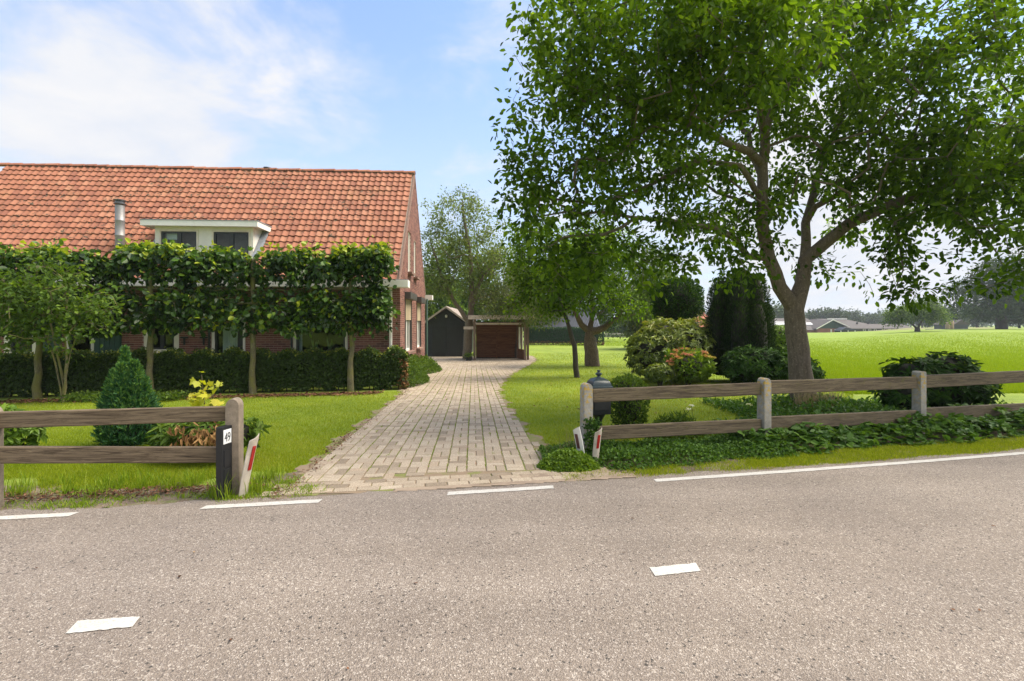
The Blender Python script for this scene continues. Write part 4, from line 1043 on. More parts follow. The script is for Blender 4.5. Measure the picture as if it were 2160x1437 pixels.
# ---- the big walnut-like tree on the right
tb = gp(1697, 9.45)
def big_tree():
    P = lambda px, py, D: at(px, py, D)
    path = [tb + Vector((0, 0, -.1)), P(1694, 845, 9.45), P(1686, 770, 9.45), P(1680, 700, 9.45), P(1676, 655, 9.45)]
    t = empty('broadleaf_tree', tb); tag(t, 'large spreading broadleaf tree with a forked smooth trunk behind the right fence', 'tree')
    tr = Tree([tb + Vector((0, 0, -.1)), P(1696, 850, 9.45), P(1687, 770, 9.45), P(1680, 700, 9.45), P(1676, 652, 9.45)], (.215, .18))
    for i in range(min(3, len(tr.minr))): tr.minr[i] = (.29, .245, .222)[i]
    tr.limb([P(1676, 655, 9.45), P(1645, 605, 9.4), P(1622, 545, 9.3), P(1607, 465, 9.2), P(1609, 380, 9.2), P(1613, 280, 9.2), P(1640, 210, 9.1), P(1689, 151, 9), P(1705, 116, 8.9), P(1756, 53, 8.6), P(1800, -40, 8.4)], (.140, .035))
    tr.limb([P(1676, 655, 9.45), P(1692, 600, 9.5), P(1700, 548, 9.5), P(1740, 512, 9.35), P(1790, 472, 9.1), P(1860, 440, 8.8), P(1960, 400, 8.4), P(2060, 375, 8.0), P(2170, 335, 7.6), P(2320, 300, 7.4)], (.150, .05))
    tr.limb([P(1700, 545, 9.5), P(1700, 470, 9.8), P(1720, 380, 10.2), P(1760, 280, 10.6), P(1800, 150, 11), P(1860, 0, 11.2)], (.10, .03))
    tr.limb([P(1705, 470, 9.8), P(1720, 436, 9.6), P(1814, 387, 9.2), P(1876, 347, 8.9), P(1947, 307, 8.6), P(2060, 240, 8.3)], (.07, .02))
    tr.limb([P(1611, 330, 9.2), P(1580, 318, 9.0), P(1527, 300, 8.8), P(1430, 249, 8.4), P(1375, 238, 8.2), P(1313, 210, 8.0), P(1250, 191, 7.8), P(1192, 156, 7.6)], (.085, .02))
    tr.limb([P(1609, 400, 9.2), P(1560, 350, 8.8), P(1469, 339, 8.6), P(1402, 374, 8.5), P(1328, 409, 8.4), P(1250, 430, 8.3), P(1130, 420, 8.2)], (.06, .018))
    tr.limb([P(1622, 545, 9.3), P(1578, 542, 9.1), P(1545, 500, 8.9), P(1508, 479, 8.6), P(1398, 464, 8.2), P(1340, 460, 8.0), P(1274, 495, 7.9), P(1190, 500, 7.8)], (.07, .018))
    tr.limb([P(1340, 460, 8.0), P(1270, 448, 8.1), P(1196, 446, 8.3), P(1110, 460, 8.4)], (.03, .012))
    tr.limb([P(1607, 440, 9.2), P(1593, 433, 9.2), P(1511, 407, 9.6), P(1420, 330, 10.2)], (.05, .018))
    tr.limb([P(1613, 270, 9.2), P(1600, 200, 8.6), P(1560, 120, 7.8), P(1500, 40, 7.2), P(1450, -60, 6.8)], (.07, .02))
    tr.limb([P(1650, 199, 9.1), P(1653, 91, 8.6), P(1640, -20, 8.0)], (.04, .02))
    tr.limb([P(1640, 210, 9.1), P(1760, 113, 9.4), P(1850, 60, 9.8), P(2000, 20, 10.0)], (.05, .02))
    tr.limb([P(1609, 380, 9.2), P(1560, 250, 10.4), P(1460, 120, 11.2), P(1380, 40, 11.6)], (.06, .02))
    tr.limb([P(1860, 440, 8.8), P(1890, 470, 8.5), P(1900, 520, 8.3), P(1905, 570, 8.2)], (.035, .012))
    tr.limb([P(1960, 400, 8.4), P(2040, 470, 7.8), P(2100, 530, 7.5)], (.035, .012))
    tr.limb([P(1830, 140, 11), P(1960, 200, 10.8), P(2100, 180, 10.6)], (.04, .015))
    B = []
    def bl(px, py, D, rx, ry, rz, w_=1.0): c = at(px, py, D); B.append((c.x, c.y, c.z, rx, ry, rz, w_))
    # left half
    bl(1200, 60, 7.8, .9, 1.5, 1.1, .9); bl(1130, 110, 8, .55, .8, .45, .8); bl(1170, 260, 8.0, .8, 1.2, .7, .9); bl(1130, 340, 8.2, .55, 1.0, .5, .9); bl(1150, 430, 8.2, .75, 1.1, .6, 1.1)
    bl(1260, 400, 8.2, .8, 1.3, .8); bl(1290, 230, 8.0, 1.1, 1.5, .9); bl(1330, 80, 7.8, 1.2, 1.7, 1.1); bl(1130, 480, 7.8, .55, .8, .4); bl(1200, 530, 7.6, .55, .7, .55)
    bl(1290, 570, 7.6, .75, .8, .40, .9); bl(1120, 520, 7.8, .45, .6, .35, 1.3); bl(1100, 300, 8.0, .4, .7, .5); bl(1080, 450, 8.0, .3, .5, .35, 1.3); bl(1160, 590, 7.4, .5, .6, .35, .9); bl(1230, 600, 7.6, .5, .6, .35, .8); bl(1090, 400, 8.2, .4, .7, .4); bl(1350, 610, 7.8, .5, .6, .25, .8); bl(1400, 300, 8.4, 1.0, 1.7, 1.0); bl(1400, 500, 8.1, .95, 1.3, .55); bl(1470, 130, 7.6, 1.2, 1.9, 1.3); bl(1500, 420, 8.8, .9, 1.4, .8, .8); bl(1500, 550, 8.6, .8, 1.1, .45)
    bl(1480, 20, 6.6, 1.1, 1.2, .9); bl(1600, 90, 7.2, 1.2, 1.5, 1.0); bl(1560, 500, 9.6, .6, 1.2, .7, .8); bl(1350, -60, 8.5, 2.0, 2.2, .9, .45); bl(1600, -120, 8.6, 2.6, 2.6, 1.2, .3); bl(1610, 470, 8.6, .6, .6, .5, .8); bl(1560, 590, 8.8, .55, .7, .3, 1.0); bl(1690, 420, 8.4, .6, .7, .5, .7)
    # centre and right
    bl(1640, 330, 9.6, .9, 1.5, 1.2, .5); bl(1760, 150, 9.2, 1.5, 1.9, 1.3, .8); bl(1780, 330, 9.2, 1.1, 1.7, .8, .75); bl(1760, 570, 9.6, .55, 1.0, .35, .7); bl(1640, 560, 9.0, .45, .7, .4, .6)
    bl(1900, 240, 8.6, 1.3, 1.8, .9, .8); bl(1930, 60, 8.6, 1.5, 1.8, 1.0, .8); bl(1870, 410, 8.6, .9, 1.4, .6); bl(2030, 330, 8.0, 1.1, 1.6, .8, 1.1); bl(1900, 590, 8.0, .42, .6, .45, 1.9); bl(1880, 640, 7.8, .28, .35, .22, 1.8); bl(2000, 570, 7.8, .5, .6, .3, 1.3); bl(2090, 610, 7.4, .5, .5, .18, 1.2); bl(2180, 580, 7.4, .5, .6, .3, 1.2); bl(1950, 490, 8.2, .8, 1.0, .55)
    bl(2110, 470, 7.4, .8, 1.1, .55, 1.2); bl(2090, 560, 7.2, .5, .7, .28); bl(2140, 300, 7.2, 1.0, 1.3, .9, 1.1); bl(2160, 60, 8.2, 1.5, 1.6, .7); bl(2250, 420, 7.4, 1.0, 1.3, .9); bl(2350, 200, 8.4, 1.6, 2, 1.6, .7)
    bl(1850, -150, 9, 2.6, 2.6, 1.3, .3); bl(2200, -150, 9, 2.2, 2.2, 1.2, .25); bl(1820, 470, 9.8, .9, 1.0, .5, .8); bl(2010, 400, 8.8, 1.2, 1.5, .7)
    bl(1720, 30, 10.6, 2.4, 1.6, 1.8, .4); bl(1500, 240, 10.6, 1.8, 1.4, 1.6, .45); bl(1820, 610, 9.4, .28, .4, .22, .8)
    tg = blob_points(B, 2500)
    q = (tg[:, 0] / tg[:, 1]) * F + 1080; pyy = HOR - (tg[:, 2] - EYE) / tg[:, 1] * F
    tg = tg[(tg[:, 1] > 5.4)]
    tr.grow(tg, .28, .04, skip=12)
    tr.mesh('trunk', M['bark_walnut'], t, .0042, .46)
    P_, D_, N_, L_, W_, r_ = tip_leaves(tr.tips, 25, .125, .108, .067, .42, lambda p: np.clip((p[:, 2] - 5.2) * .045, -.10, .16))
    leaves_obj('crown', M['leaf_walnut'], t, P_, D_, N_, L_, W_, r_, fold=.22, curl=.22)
big_tree()

# ---- trees on the lawn
def B(px, py, D, rx, ry, rz, w_=1.0): c = at(px, py, D); return (c.x, c.y, c.z, rx, ry, rz, w_)
b0 = gp(1217, 16.5)
make_tree('young_tree', 'slender leaning young tree on the lawn beside the paved drive', 'tree', [b0, at(1212, 730, 16.5), at(1200, 690, 16.5), at(1188, 655, 16.4)], (.105, .06),
          [B(1150, 600, 16.2, 1.0, 1.1, .8), B(1210, 550, 16.4, 1.4, 1.2, 1.0), B(1180, 645, 16, .8, .8, .45), B(1270, 610, 16.6, 1.1, 1.0, .75), B(1110, 560, 16.4, .8, .8, .7), B(1290, 530, 16.6, 1.0, 1.0, .7), B(1130, 500, 16.4, .9, .9, .6), B(1095, 640, 16, .45, .5, .5), B(1325, 640, 16.4, .6, .6, .5)], 520, 24, .15, .115, .07, 'leaf_walnut', 'bark_dark', up=.08)
b0 = gp(1250, 22.5)
make_tree('fruit_tree', 'old pollarded tree with a thick forked trunk on the sunny lawn', 'tree', [b0, at(1246, 730, 22.5), at(1244, 700, 22.5)], (.36, .25),
          [B(1170, 610, 22, 1.6, 1.6, 1.0), B(1240, 560, 22.5, 1.9, 1.8, 1.3), B(1330, 600, 22.5, 1.6, 1.6, 1.0), B(1370, 560, 22.8, 1.2, 1.4, 1.3), B(1300, 655, 22, 1.1, 1.0, .6), B(1140, 660, 22, .9, .9, .5), B(1370, 645, 22, 1.1, .9, .75), B(1300, 620, 21.6, 1.4, 1.0, .8), B(1240, 500, 22.5, 1.6, 1.5, 1.0)], 760, 26, .18, .12, .055, 'leaf_mid', 'bark_old',
          limbs=[([at(1244, 700, 22.5), at(1225, 685, 22.4), at(1214, 660, 22.3), at(1205, 620, 22.2)], (.18, .06)), ([at(1244, 700, 22.5), at(1275, 692, 22.4), at(1300, 672, 22.3), at(1330, 630, 22.3)], (.20, .06)), ([at(1244, 700, 22.5), at(1250, 660, 22.6), at(1245, 600, 22.6)], (.14, .05))], up=.1, droop=.6)
b0 = gp(985, 27.6)
make_tree('walnut_tree', 'tall airy pale green tree growing between the garage and the carport', 'tree', [b0, at(987, 720, 27.6), at(989, 680, 27.6)], (.27, .24),
          [B(960, 450, 27.6, 1.9, 2, 1.4, .7), B(985, 425, 27.6, .8, 1, .6), B(940, 520, 27.6, 1.6, 2, 1.5, .8), B(1010, 530, 27.6, 2.0, 2, 1.6, .8), B(1060, 560, 27.4, 1.5, 1.6, 1.2), B(920, 590, 27.4, 1.2, 1.5, 1.2, 1.2), B(970, 600, 27.4, 1.8, 1.6, .9, 1.3), B(1040, 640, 27, 1.5, 1.4, .5, 1.2), B(1035, 470, 27.6, 1.2, 1.4, 1.0, .6), B(900, 500, 27.8, .7, 1, .9, .6), B(905, 640, 27.8, .6, .8, .5)], 900, 14, .17, .15, .075, 'leaf_pale', 'bark_walnut',
          limbs=[([at(989, 680, 27.6), at(960, 640, 27.6), at(930, 580, 27.6), at(912, 520, 27.6)], (.14, .05)), ([at(989, 680, 27.6), at(996, 620, 27.6), at(992, 540, 27.6), at(978, 460, 27.6), at(975, 420, 27.6)], (.18, .04)), ([at(993, 640, 27.6), at(1020, 580, 27.6), at(1055, 545, 27.6)], (.12, .05)), ([at(990, 660, 27.6), at(1006, 630, 27.4), at(1040, 620, 27.2)], (.08, .04))], up=.08)
b0 = gp(1092, 28.6)
make_tree('overhanging_tree', 'dull olive apple tree whose twigs hang over the carport roof', 'tree', [b0, at(1094, 700, 28.6), at(1094, 650, 28.4)], (.17, .12),
          [B(1060, 625, 27.0, 1.6, 1.3, .8), B(1110, 640, 27.0, 1.4, 1.3, .8), B(1060, 660, 26.2, 1.3, .7, .35), B(1130, 670, 26.6, 1.1, 1, .5), B(1110, 590, 28, 1.3, 1.4, .8), B(1160, 650, 27, 1.2, 1.2, .7), B(1010, 665, 26.0, .4, .3, .2)], 520, 26, .16, .10, .045, 'leaf_olive', 'bark_dark', up=.1, droop=.5)

# ---- the row of espaliered limes along the house
def lime(px, D, lab, lumps, w0, w1, seed_shift=0):
    b = gp(px, D); t = empty('lime_tree', b); tag(t, lab, 'tree', 'espaliered lime trees in front of the house')
    top = zat(548, D); tr = Tree([b + Vector((0, 0, -.05)), Vector((b.x, b.y, zat(760, D))), Vector((b.x + .02, b.y, zat(640, D))), Vector((b.x, b.y, top))], (.078, .055))
    for i in range(2): tr.minr[i] = .098 - .012 * i
    ux = Vector((1, .19, 0)).normalized()
    tips = []
    for py in (682, 648, 615, 572):
        z = zat(py, D)
        for s in (-1, 1):
            ln = (w0 if s < 0 else w1)
            if py > 670: ln *= .75
            tr.limb([Vector((b.x, b.y, z)), Vector((b.x, b.y, z)) + ux * s * ln * .5 + Vector((0, 0, .05)), Vector((b.x, b.y, z)) + ux * s * ln], (.028, .012))
    n = 220; xx = rng.uniform(-w0, w1, n) * rng.choice([1, 1.06], n); yy = rng.normal(size=n) * .20; zz_ = []
    T = []
    for i in range(n):
        tier = rng.choice(4, p=[.20, .23, .20, .37]); z = zat((682, 655, 630, 573)[tier], D) + rng.normal() * (.09, .08, .07, .14)[tier] + .06 * math.sin(xx[i] * 5 + px)
        x = xx[i] * (1 if tier else .92); T.append((b.x + ux.x * x, b.y + ux.y * x + yy[i] - (.1 if tier < 3 else 0), z))
    for (lx, ly, rx, rz, cnt) in lumps:
        c = at(lx, ly, D)
        for i in range(cnt):
            d = rdir(1)[0] * rng.uniform(.2, 1) ** .5; T.append((c.x + d[0] * rx, c.y + d[1] * .28, c.z + d[2] * rz))
    for q in range(9):      # a few long shoots standing above the clipped line
        x = rng.uniform(-w0, w1); h_ = rng.uniform(.12, .38)
        for e in range(3): T.append((b.x + ux.x * x + rng.normal() * .03, b.y + ux.y * x, zat(552, D) + h_ * (e + 1) / 3))
    T = np.array(T); tr.grow(T, .22, .05, skip=5)
    tr.mesh('trunk', M['bark_lime'], t, .0045, .42)
    zt = zat(560, D)
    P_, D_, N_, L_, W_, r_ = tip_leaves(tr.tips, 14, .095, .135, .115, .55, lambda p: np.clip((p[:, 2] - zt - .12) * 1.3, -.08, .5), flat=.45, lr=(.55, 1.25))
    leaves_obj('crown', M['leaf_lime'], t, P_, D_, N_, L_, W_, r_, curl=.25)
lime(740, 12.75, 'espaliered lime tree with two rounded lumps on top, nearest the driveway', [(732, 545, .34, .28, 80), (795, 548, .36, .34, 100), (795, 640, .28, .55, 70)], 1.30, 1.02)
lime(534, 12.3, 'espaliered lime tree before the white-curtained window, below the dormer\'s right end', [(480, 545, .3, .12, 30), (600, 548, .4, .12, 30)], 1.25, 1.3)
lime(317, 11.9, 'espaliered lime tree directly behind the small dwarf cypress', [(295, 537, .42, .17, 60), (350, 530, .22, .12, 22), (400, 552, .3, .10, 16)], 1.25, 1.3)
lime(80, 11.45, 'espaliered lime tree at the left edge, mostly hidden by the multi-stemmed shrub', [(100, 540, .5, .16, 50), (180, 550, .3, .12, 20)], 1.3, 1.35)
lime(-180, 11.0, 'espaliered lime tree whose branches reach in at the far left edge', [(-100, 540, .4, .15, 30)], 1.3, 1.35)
# multi-stemmed small tree
b0 = gp(132, 10.6)
stems = [([b0, at(118, 770, 10.6), at(90, 690, 10.5), at(40, 620, 10.4)], (.022, .010)), ([b0, at(140, 760, 10.6), at(134, 690, 10.6), at(150, 600, 10.5)], (.028, .012)), ([b0, at(142, 770, 10.5), at(160, 710, 10.4), at(190, 680, 10.3)], (.018, .009))]
make_tree('multi_stem_tree', 'small multi-stemmed tree with fresh green leaves at the left, in front of the hedge', 'tree', [b0, at(128, 780, 10.6), at(110, 700, 10.5), at(100, 640, 10.5)], (.028, .016),
          [B(60, 640, 10.3, .8, .7, .55), B(150, 640, 10.4, .75, .7, .5), B(190, 690, 10.2, .45, .5, .22), B(20, 700, 10.2, .6, .6, .4), B(100, 580, 10.5, .8, .6, .35), B(120, 710, 10.2, .35, .4, .22), B(0, 600, 10.5, .5, .6, .4), B(215, 640, 10.4, .40, .4, .3)], 290, 13, .11, .10, .06, 'leaf_mid', 'bark_lime', limbs=stems, up=.08, droop=.25)

# ---- background trees
bgt = [(905, 640, 44, 3.2, 3.4, 'leaf_mid', 'tall leafy tree behind the black garage, nearest the house'), (960, 590, 52, 4.6, 5.0, 'leaf_mid', 'broad tree behind the garage roof ridge'), (1050, 600, 50, 4.4, 4.6, 'leaf_mid', 'broad tree behind the brown carport'),
       (1130, 620, 60, 5.0, 5.0, 'leaf_far', 'dark tree behind the long slate roof, left end'), (1230, 630, 64, 5.4, 4.6, 'leaf_far', 'dark tree behind the long slate roof, right end'), (1385, 640, 40, 2.2, 2.6, 'leaf_olive', 'olive shrubby tree between the lawn tree and the round holly')]
for px, py, D, rx, rz, lm, lab in bgt:
    b0 = gp(px, D); c = at(px, py, D)
    make_tree('background_tree', lab, 'tree', [b0, Vector((c.x, c.y, b0.z + 1.5)), Vector((c.x, c.y, c.z))], (.28, .12), [(c.x, c.y, c.z, rx, rx, rz, 1), (c.x - rx * .4, c.y, c.z - rz * .55, rx * .8, rx * .8, rz * .6, 1), (c.x + rx * .5, c.y, c.z - rz * .5, rx * .7, rx * .7, rz * .6, 1)], 300, 26, .42, .30, .20, lm, 'bark_dark', up=.1, rtip=.012, cut=.02, step=.8)
# far trees along the horizon: px centre, crown half width px, top py, distance
far = [(1620, 40, 642, 190), (1655, 34, 640, 210), (1735, 30, 650, 230), (1768, 22, 646, 220), (1800, 18, 651, 230), (1830, 22, 661, 250), (1715, 20, 658, 250), (1870, 24, 664, 260), (1300, 20, 676, 96), (1325, 18, 664, 92), (1345, 16, 670, 96), (1365, 22, 656, 90),
       (1290, 18, 668, 110), (1975, 22, 640, 150), (2010, 24, 650, 160), (2060, 26, 636, 170), (2150, 30, 630, 165), (1945, 20, 655, 240)]
ws = ['rounded', 'slim', 'broad', 'lopsided', 'low', 'loose', 'dense', 'domed', 'ragged']
pl_ = ['behind the farm hall left of the trunk', 'behind the trunk of the big tree', 'rising above the farm roof ridge', 'above the farm roof, second', 'beside the roof end of the farm hall', 'low behind the farm wing', 'just right of the big trunk', 'behind the far end of the farm wing',
       'at the left meadow edge by the low wall', 'second along the left meadow edge', 'third along the left meadow edge', 'right behind the yellow-green rhododendron', 'farthest at the left meadow edge', 'left of the great oak', 'behind the pale silos', 'behind the dark gable shed', 'behind the great oak on the right', 'between farm wing and wide tree']
for k, (px, hw, top, D) in enumerate(far):
    b0 = gp(px, D); zt = zat(top, D); r_ = hw * D / F; hgt = zt - b0.z; cz = b0.z + hgt * .56
    make_tree('distant_tree', '%s hazy distant tree %s' % (ws[k % 9], pl_[k]), 'tree', [b0, b0 + Vector((0, 0, hgt * .3)), b0 + Vector((0, 0, hgt * .8))], (r_ * .08, r_ * .03),
              [(b0.x, b0.y, cz, r_, r_, hgt * .44, 1), (b0.x - r_ * .6, b0.y, cz - hgt * .15, r_ * .6, r_ * .6, hgt * .28, 1), (b0.x + r_ * .6, b0.y, cz - hgt * .18, r_ * .6, r_ * .6, hgt * .26, 1)], 150, 16, r_ * .11, r_ * .15, r_ * .11, 'leaf_far', 'bark_dark', rtip=r_ * .006, cut=r_ * .01, step=r_ * .2)
# great oak and wide tree
b0 = gp(2112, 100); make_tree('oak_tree', 'great dark oak with a stout trunk in the meadow at the right edge', 'tree', [b0, at(2112, 670, 100), at(2110, 640, 100)], (1.0, .75),
    [B(2050, 625, 100, 4.5, 5, 3.6), B(2110, 590, 100, 6, 6, 5), B(2170, 620, 100, 6, 6, 4.6), B(2080, 650, 98, 4.5, 4, 2.4), B(2140, 655, 98, 5, 4, 2.2), B(2025, 650, 98, 2.6, 3, 2), B(2200, 580, 100, 5, 5, 5)], 900, 26, .5, .42, .30, 'leaf_far', 'bark_dark', rtip=.02, cut=.04, step=1.2)
b0 = gp(1935, 86); make_tree('wide_tree', 'low wide tree with a spreading fan of branches before the far meadow edge', 'tree', [b0, at(1935, 694, 86)], (.45, .4),
    [B(1900, 665, 86, 2.6, 3, 1.3), B(1940, 655, 86, 3.2, 3, 1.6), B(1980, 668, 86, 2.4, 2.6, 1.2), B(1880, 680, 86, 1.2, 1.6, .7), B(1960, 640, 86, 2.0, 2, 1.0)], 380, 26, .32, .30, .18, 'leaf_mid', 'bark_dark',
    limbs=[([at(1935, 694, 86), at(1915, 675, 86), at(1900, 665, 86)], (.2, .06)), ([at(1935, 694, 86), at(1945, 676, 86), at(1958, 655, 86)], (.22, .06))], rtip=.014, cut=.03, step=.8)
# far wood as one mass along the horizon on the right
def farwood():
    t = []
    for k in range(900):
        x = rng.uniform(75, 620); y = rng.uniform(265, 340); t.append((x, y, float(gz(x, y)) + rng.uniform(.3, 1) ** .8 * (7 + 2.5 * math.sin(x * .06) + 2 * math.sin(x * .17))))
    for k in range(500):
        x = rng.uniform(-10, 90); y = 190 + rng.uniform(0, 30); t.append((x, y, float(gz(x, y)) + rng.uniform(0, 1) * (3.5 + 1.2 * math.sin(x * .2))))
    t = np.array(t); n = 16; P = np.repeat(t, n, 0) + rng.normal(size=(len(t) * n, 3)) * [2.2, 2, 1.1]; N_ = len(P); P[:, 2] = np.maximum(P[:, 2], -1.2)
    o = leaves_obj('far_wood', M['leaf_far'], None, P, rdir(N_), rdir(N_, .6), rng.uniform(1.3, 2.2, N_), rng.uniform(.9, 1.6, N_), rng.uniform(0, 1, N_)); tag(o, 'low hazy line of woods along the horizon', 'woods', kind='stuff')
farwood()

# ================================================================ HEDGES AND SHRUBS
def hedge(name, lab, P0, P1, th, z1, m, dens, L, W, brown=None, gap=.08, lean=.0, wob=.012, core=True):
    P0, P1 = Vector(P0), Vector(P1); d = (P1 - P0); ln = d.length; d.normalize(); s = Vector((-d.y, d.x, 0)); t = empty(name, P0.lerp(P1, .5)); t.location.z = float(gz(t.location.x, t.location.y)); WM[t.name] = Matrix.Translation(t.location); tag(t, lab, 'hedge')
    def pt(a, b, z): return P0 + d * a + s * b + Vector((0, 0, z))
    # faces: front, top, ends
    res = []
    hgt = z1 + .3
    for (cnt, kind_) in ((int(dens * ln * hgt), 'f'), (int(dens * ln * th * 1.2), 't'), (int(dens * th * hgt), 'e0'), (int(dens * th * hgt), 'e1'), (int(dens * .35 * ln * hgt), 'b')):
        a = rng.uniform(0, ln, cnt); b = rng.uniform(0, th, cnt); h = rng.uniform(0, 1, cnt); dep = rng.exponential(.035, cnt); nrm = np.zeros((cnt, 3))
        if kind_ == 'f': b = dep; nrm[:] = -s
        if kind_ == 'b': b = th - dep; nrm[:] = s
        if kind_ == 't': h = 1 - dep / hgt; nrm[:, 2] = 1
        if kind_ == 'e0': a = dep; nrm[:] = -d
        if kind_ == 'e1': a = ln - dep; nrm[:] = d
        x = P0.x + d.x * a + s.x * b; y = P0.y + d.y * a + s.y * b; g = gz(x, y)
        bump = wob * np.sin(a * 3.1) + wob * np.sin(a * 7.7 + 1) + rng.normal(size=cnt) * .02
        z = g + gap * (1 + .8 * np.sin(a * 9)) + h * (z1 - g - gap) + np.where(h > .9, bump, 0)
        P = np.stack([x, y, z], 1) + nrm * (bump * .8)[:, None]
        D = norm(nrm * .35 + rng.normal(size=(cnt, 3)) * .55 + np.array([0, 0, -.25])); N_ = norm(nrm * .8 + rng.normal(size=(cnt, 3)) * .35 + np.array([0, 0, .55]))
        r_ = np.clip(rng.beta(2, 3, cnt) * .9 + np.where((kind_ == 't') | (h > .965), rng.uniform(0, .55, cnt), 0), 0, 1)
        res.append((P, D, N_, r_))
    P, D, N_, r_ = (np.concatenate(q) for q in zip(*res)); sc_ = rng.uniform(.7, 1.25, len(P))
    ms = np.zeros(len(P), bool)
    if brown is not None: ms = brown(P) & (rng.uniform(size=len(P)) < .55)
    leaves_obj('foliage', M[m], t, P[~ms], D[~ms], N_[~ms], L * sc_[~ms], W * sc_[~ms], r_[~ms])
    if ms.any(): leaves_obj('dead_foliage', M['leaf_brown'], t, P[ms], D[ms], N_[ms], L * sc_[ms], W * sc_[ms], r_[ms], kind='stuff')
    if core:
        tw = MB(); n = int(ln / .16)
        for i in range(n):
            a = ln * (i + rng.uniform(.2, .8)) / n; p = pt(a, th / 2 + rng.normal() * .03, 0); g = float(gz(p.x, p.y)); q = pt(a + rng.normal() * .08, th / 2 + rng.normal() * .05, 0)
            tw.tube([(p.x, p.y, g - .02), ((p.x + q.x) / 2, (p.y + q.y) / 2, g + (z1 - g) * .4), (q.x, q.y, z1 - .1)], [.016, .012, .006], 5)
        tw.build('stems', M['bark_dark'], t, kind='stuff')
        cb = MB(); n = int(ln / .5)
        for i in range(n):
            a0, a1 = ln * i / n, ln * (i + 1) / n; p = [pt(max(a0, .16), .18, 0), pt(min(a1, ln - .16), .18, 0), pt(min(a1, ln - .16), th - .16, 0), pt(max(a0, .16), th - .16, 0)]; g = float(gz(p[0].x, p[0].y)) + .20; zt = z1 - .12
            cb.hexa([Vector((q.x, q.y, g)) for q in p] + [Vector((q.x, q.y, zt)) for q in p])
        cb.build('inner_twigs', M['twig_core'], t)
    return t
ha = gp(-140, 11.25); hb_ = gp(856, 13.05)
hedge('beech_hedge', 'clipped beech hedge along the front of the house, browned at its driveway end', (ha.x, ha.y, 0), (hb_.x, hb_.y, 0), .46, .81, 'leaf_beech', 1900, .070, .048, brown=lambda P: (P[:, 0] > hb_.x - .22 + .12 * np.sin(P[:, 2] * 5)) & (P[:, 2] < .62))
h0, h1 = gp(1108, 50), gp(1272, 48)
hedge('conifer_hedge', 'tall clipped conifer hedge beyond the lawn, below the slate roof', (h0.x, h0.y, 0), (h1.x, h1.y, 0), 1.2, 1.25, 'leaf_conhedge', 420, .13, .05, gap=.0, brown=lambda P: (P[:, 2] < -.1), core=False)
def ell_shell(c, r_, n, fr=(.72, 1.0), flat_bottom=-.9, bump=.10, k=5):
    d = rdir(n * 2); d = d[d[:, 2] > flat_bottom][:n]; f = rng.uniform(0, 1, len(d)) ** .5 * (fr[1] - fr[0]) + fr[0]
    ph = rng.uniform(0, 6.28, 6); w_ = 1 + bump * (np.sin(d[:, 0] * k + ph[0]) * np.sin(d[:, 1] * k + ph[1]) + np.sin(d[:, 2] * k * 1.3 + ph[2]) * np.sin(d[:, 0] * k * 1.4 + ph[3]))
    P = np.array(tuple(c)) + d * np.array(r_) * (f * w_)[:, None]; return P, norm(d / np.array(r_))
def core_blob(c, r_, parent, m='twig_core', name='inner_twigs'):
    mb = MB(); prof = []
    for i in range(8):
        a = -math.pi / 2 + math.pi * i / 7; prof.append((max(.01, math.cos(a)), math.sin(a)))
    vs = []; n = 12
    for (q, z) in prof:
        for k in range(n):
            an = 2 * math.pi * k / n; w_ = 1 + .12 * math.sin(an * 3 + z * 4); vs.append((c[0] + q * math.cos(an) * r_[0] * w_, c[1] + q * math.sin(an) * r_[1] * w_, max(c[2] + z * r_[2], float(gz(c[0], c[1])) - .05)))
    fs = [(i * n + k, i * n + (k + 1) % n, (i + 1) * n + (k + 1) % n, (i + 1) * n + k) for i in range(7) for k in range(n)]
    return mb.add(vs, fs).build(name, M[m], parent, smooth=True)
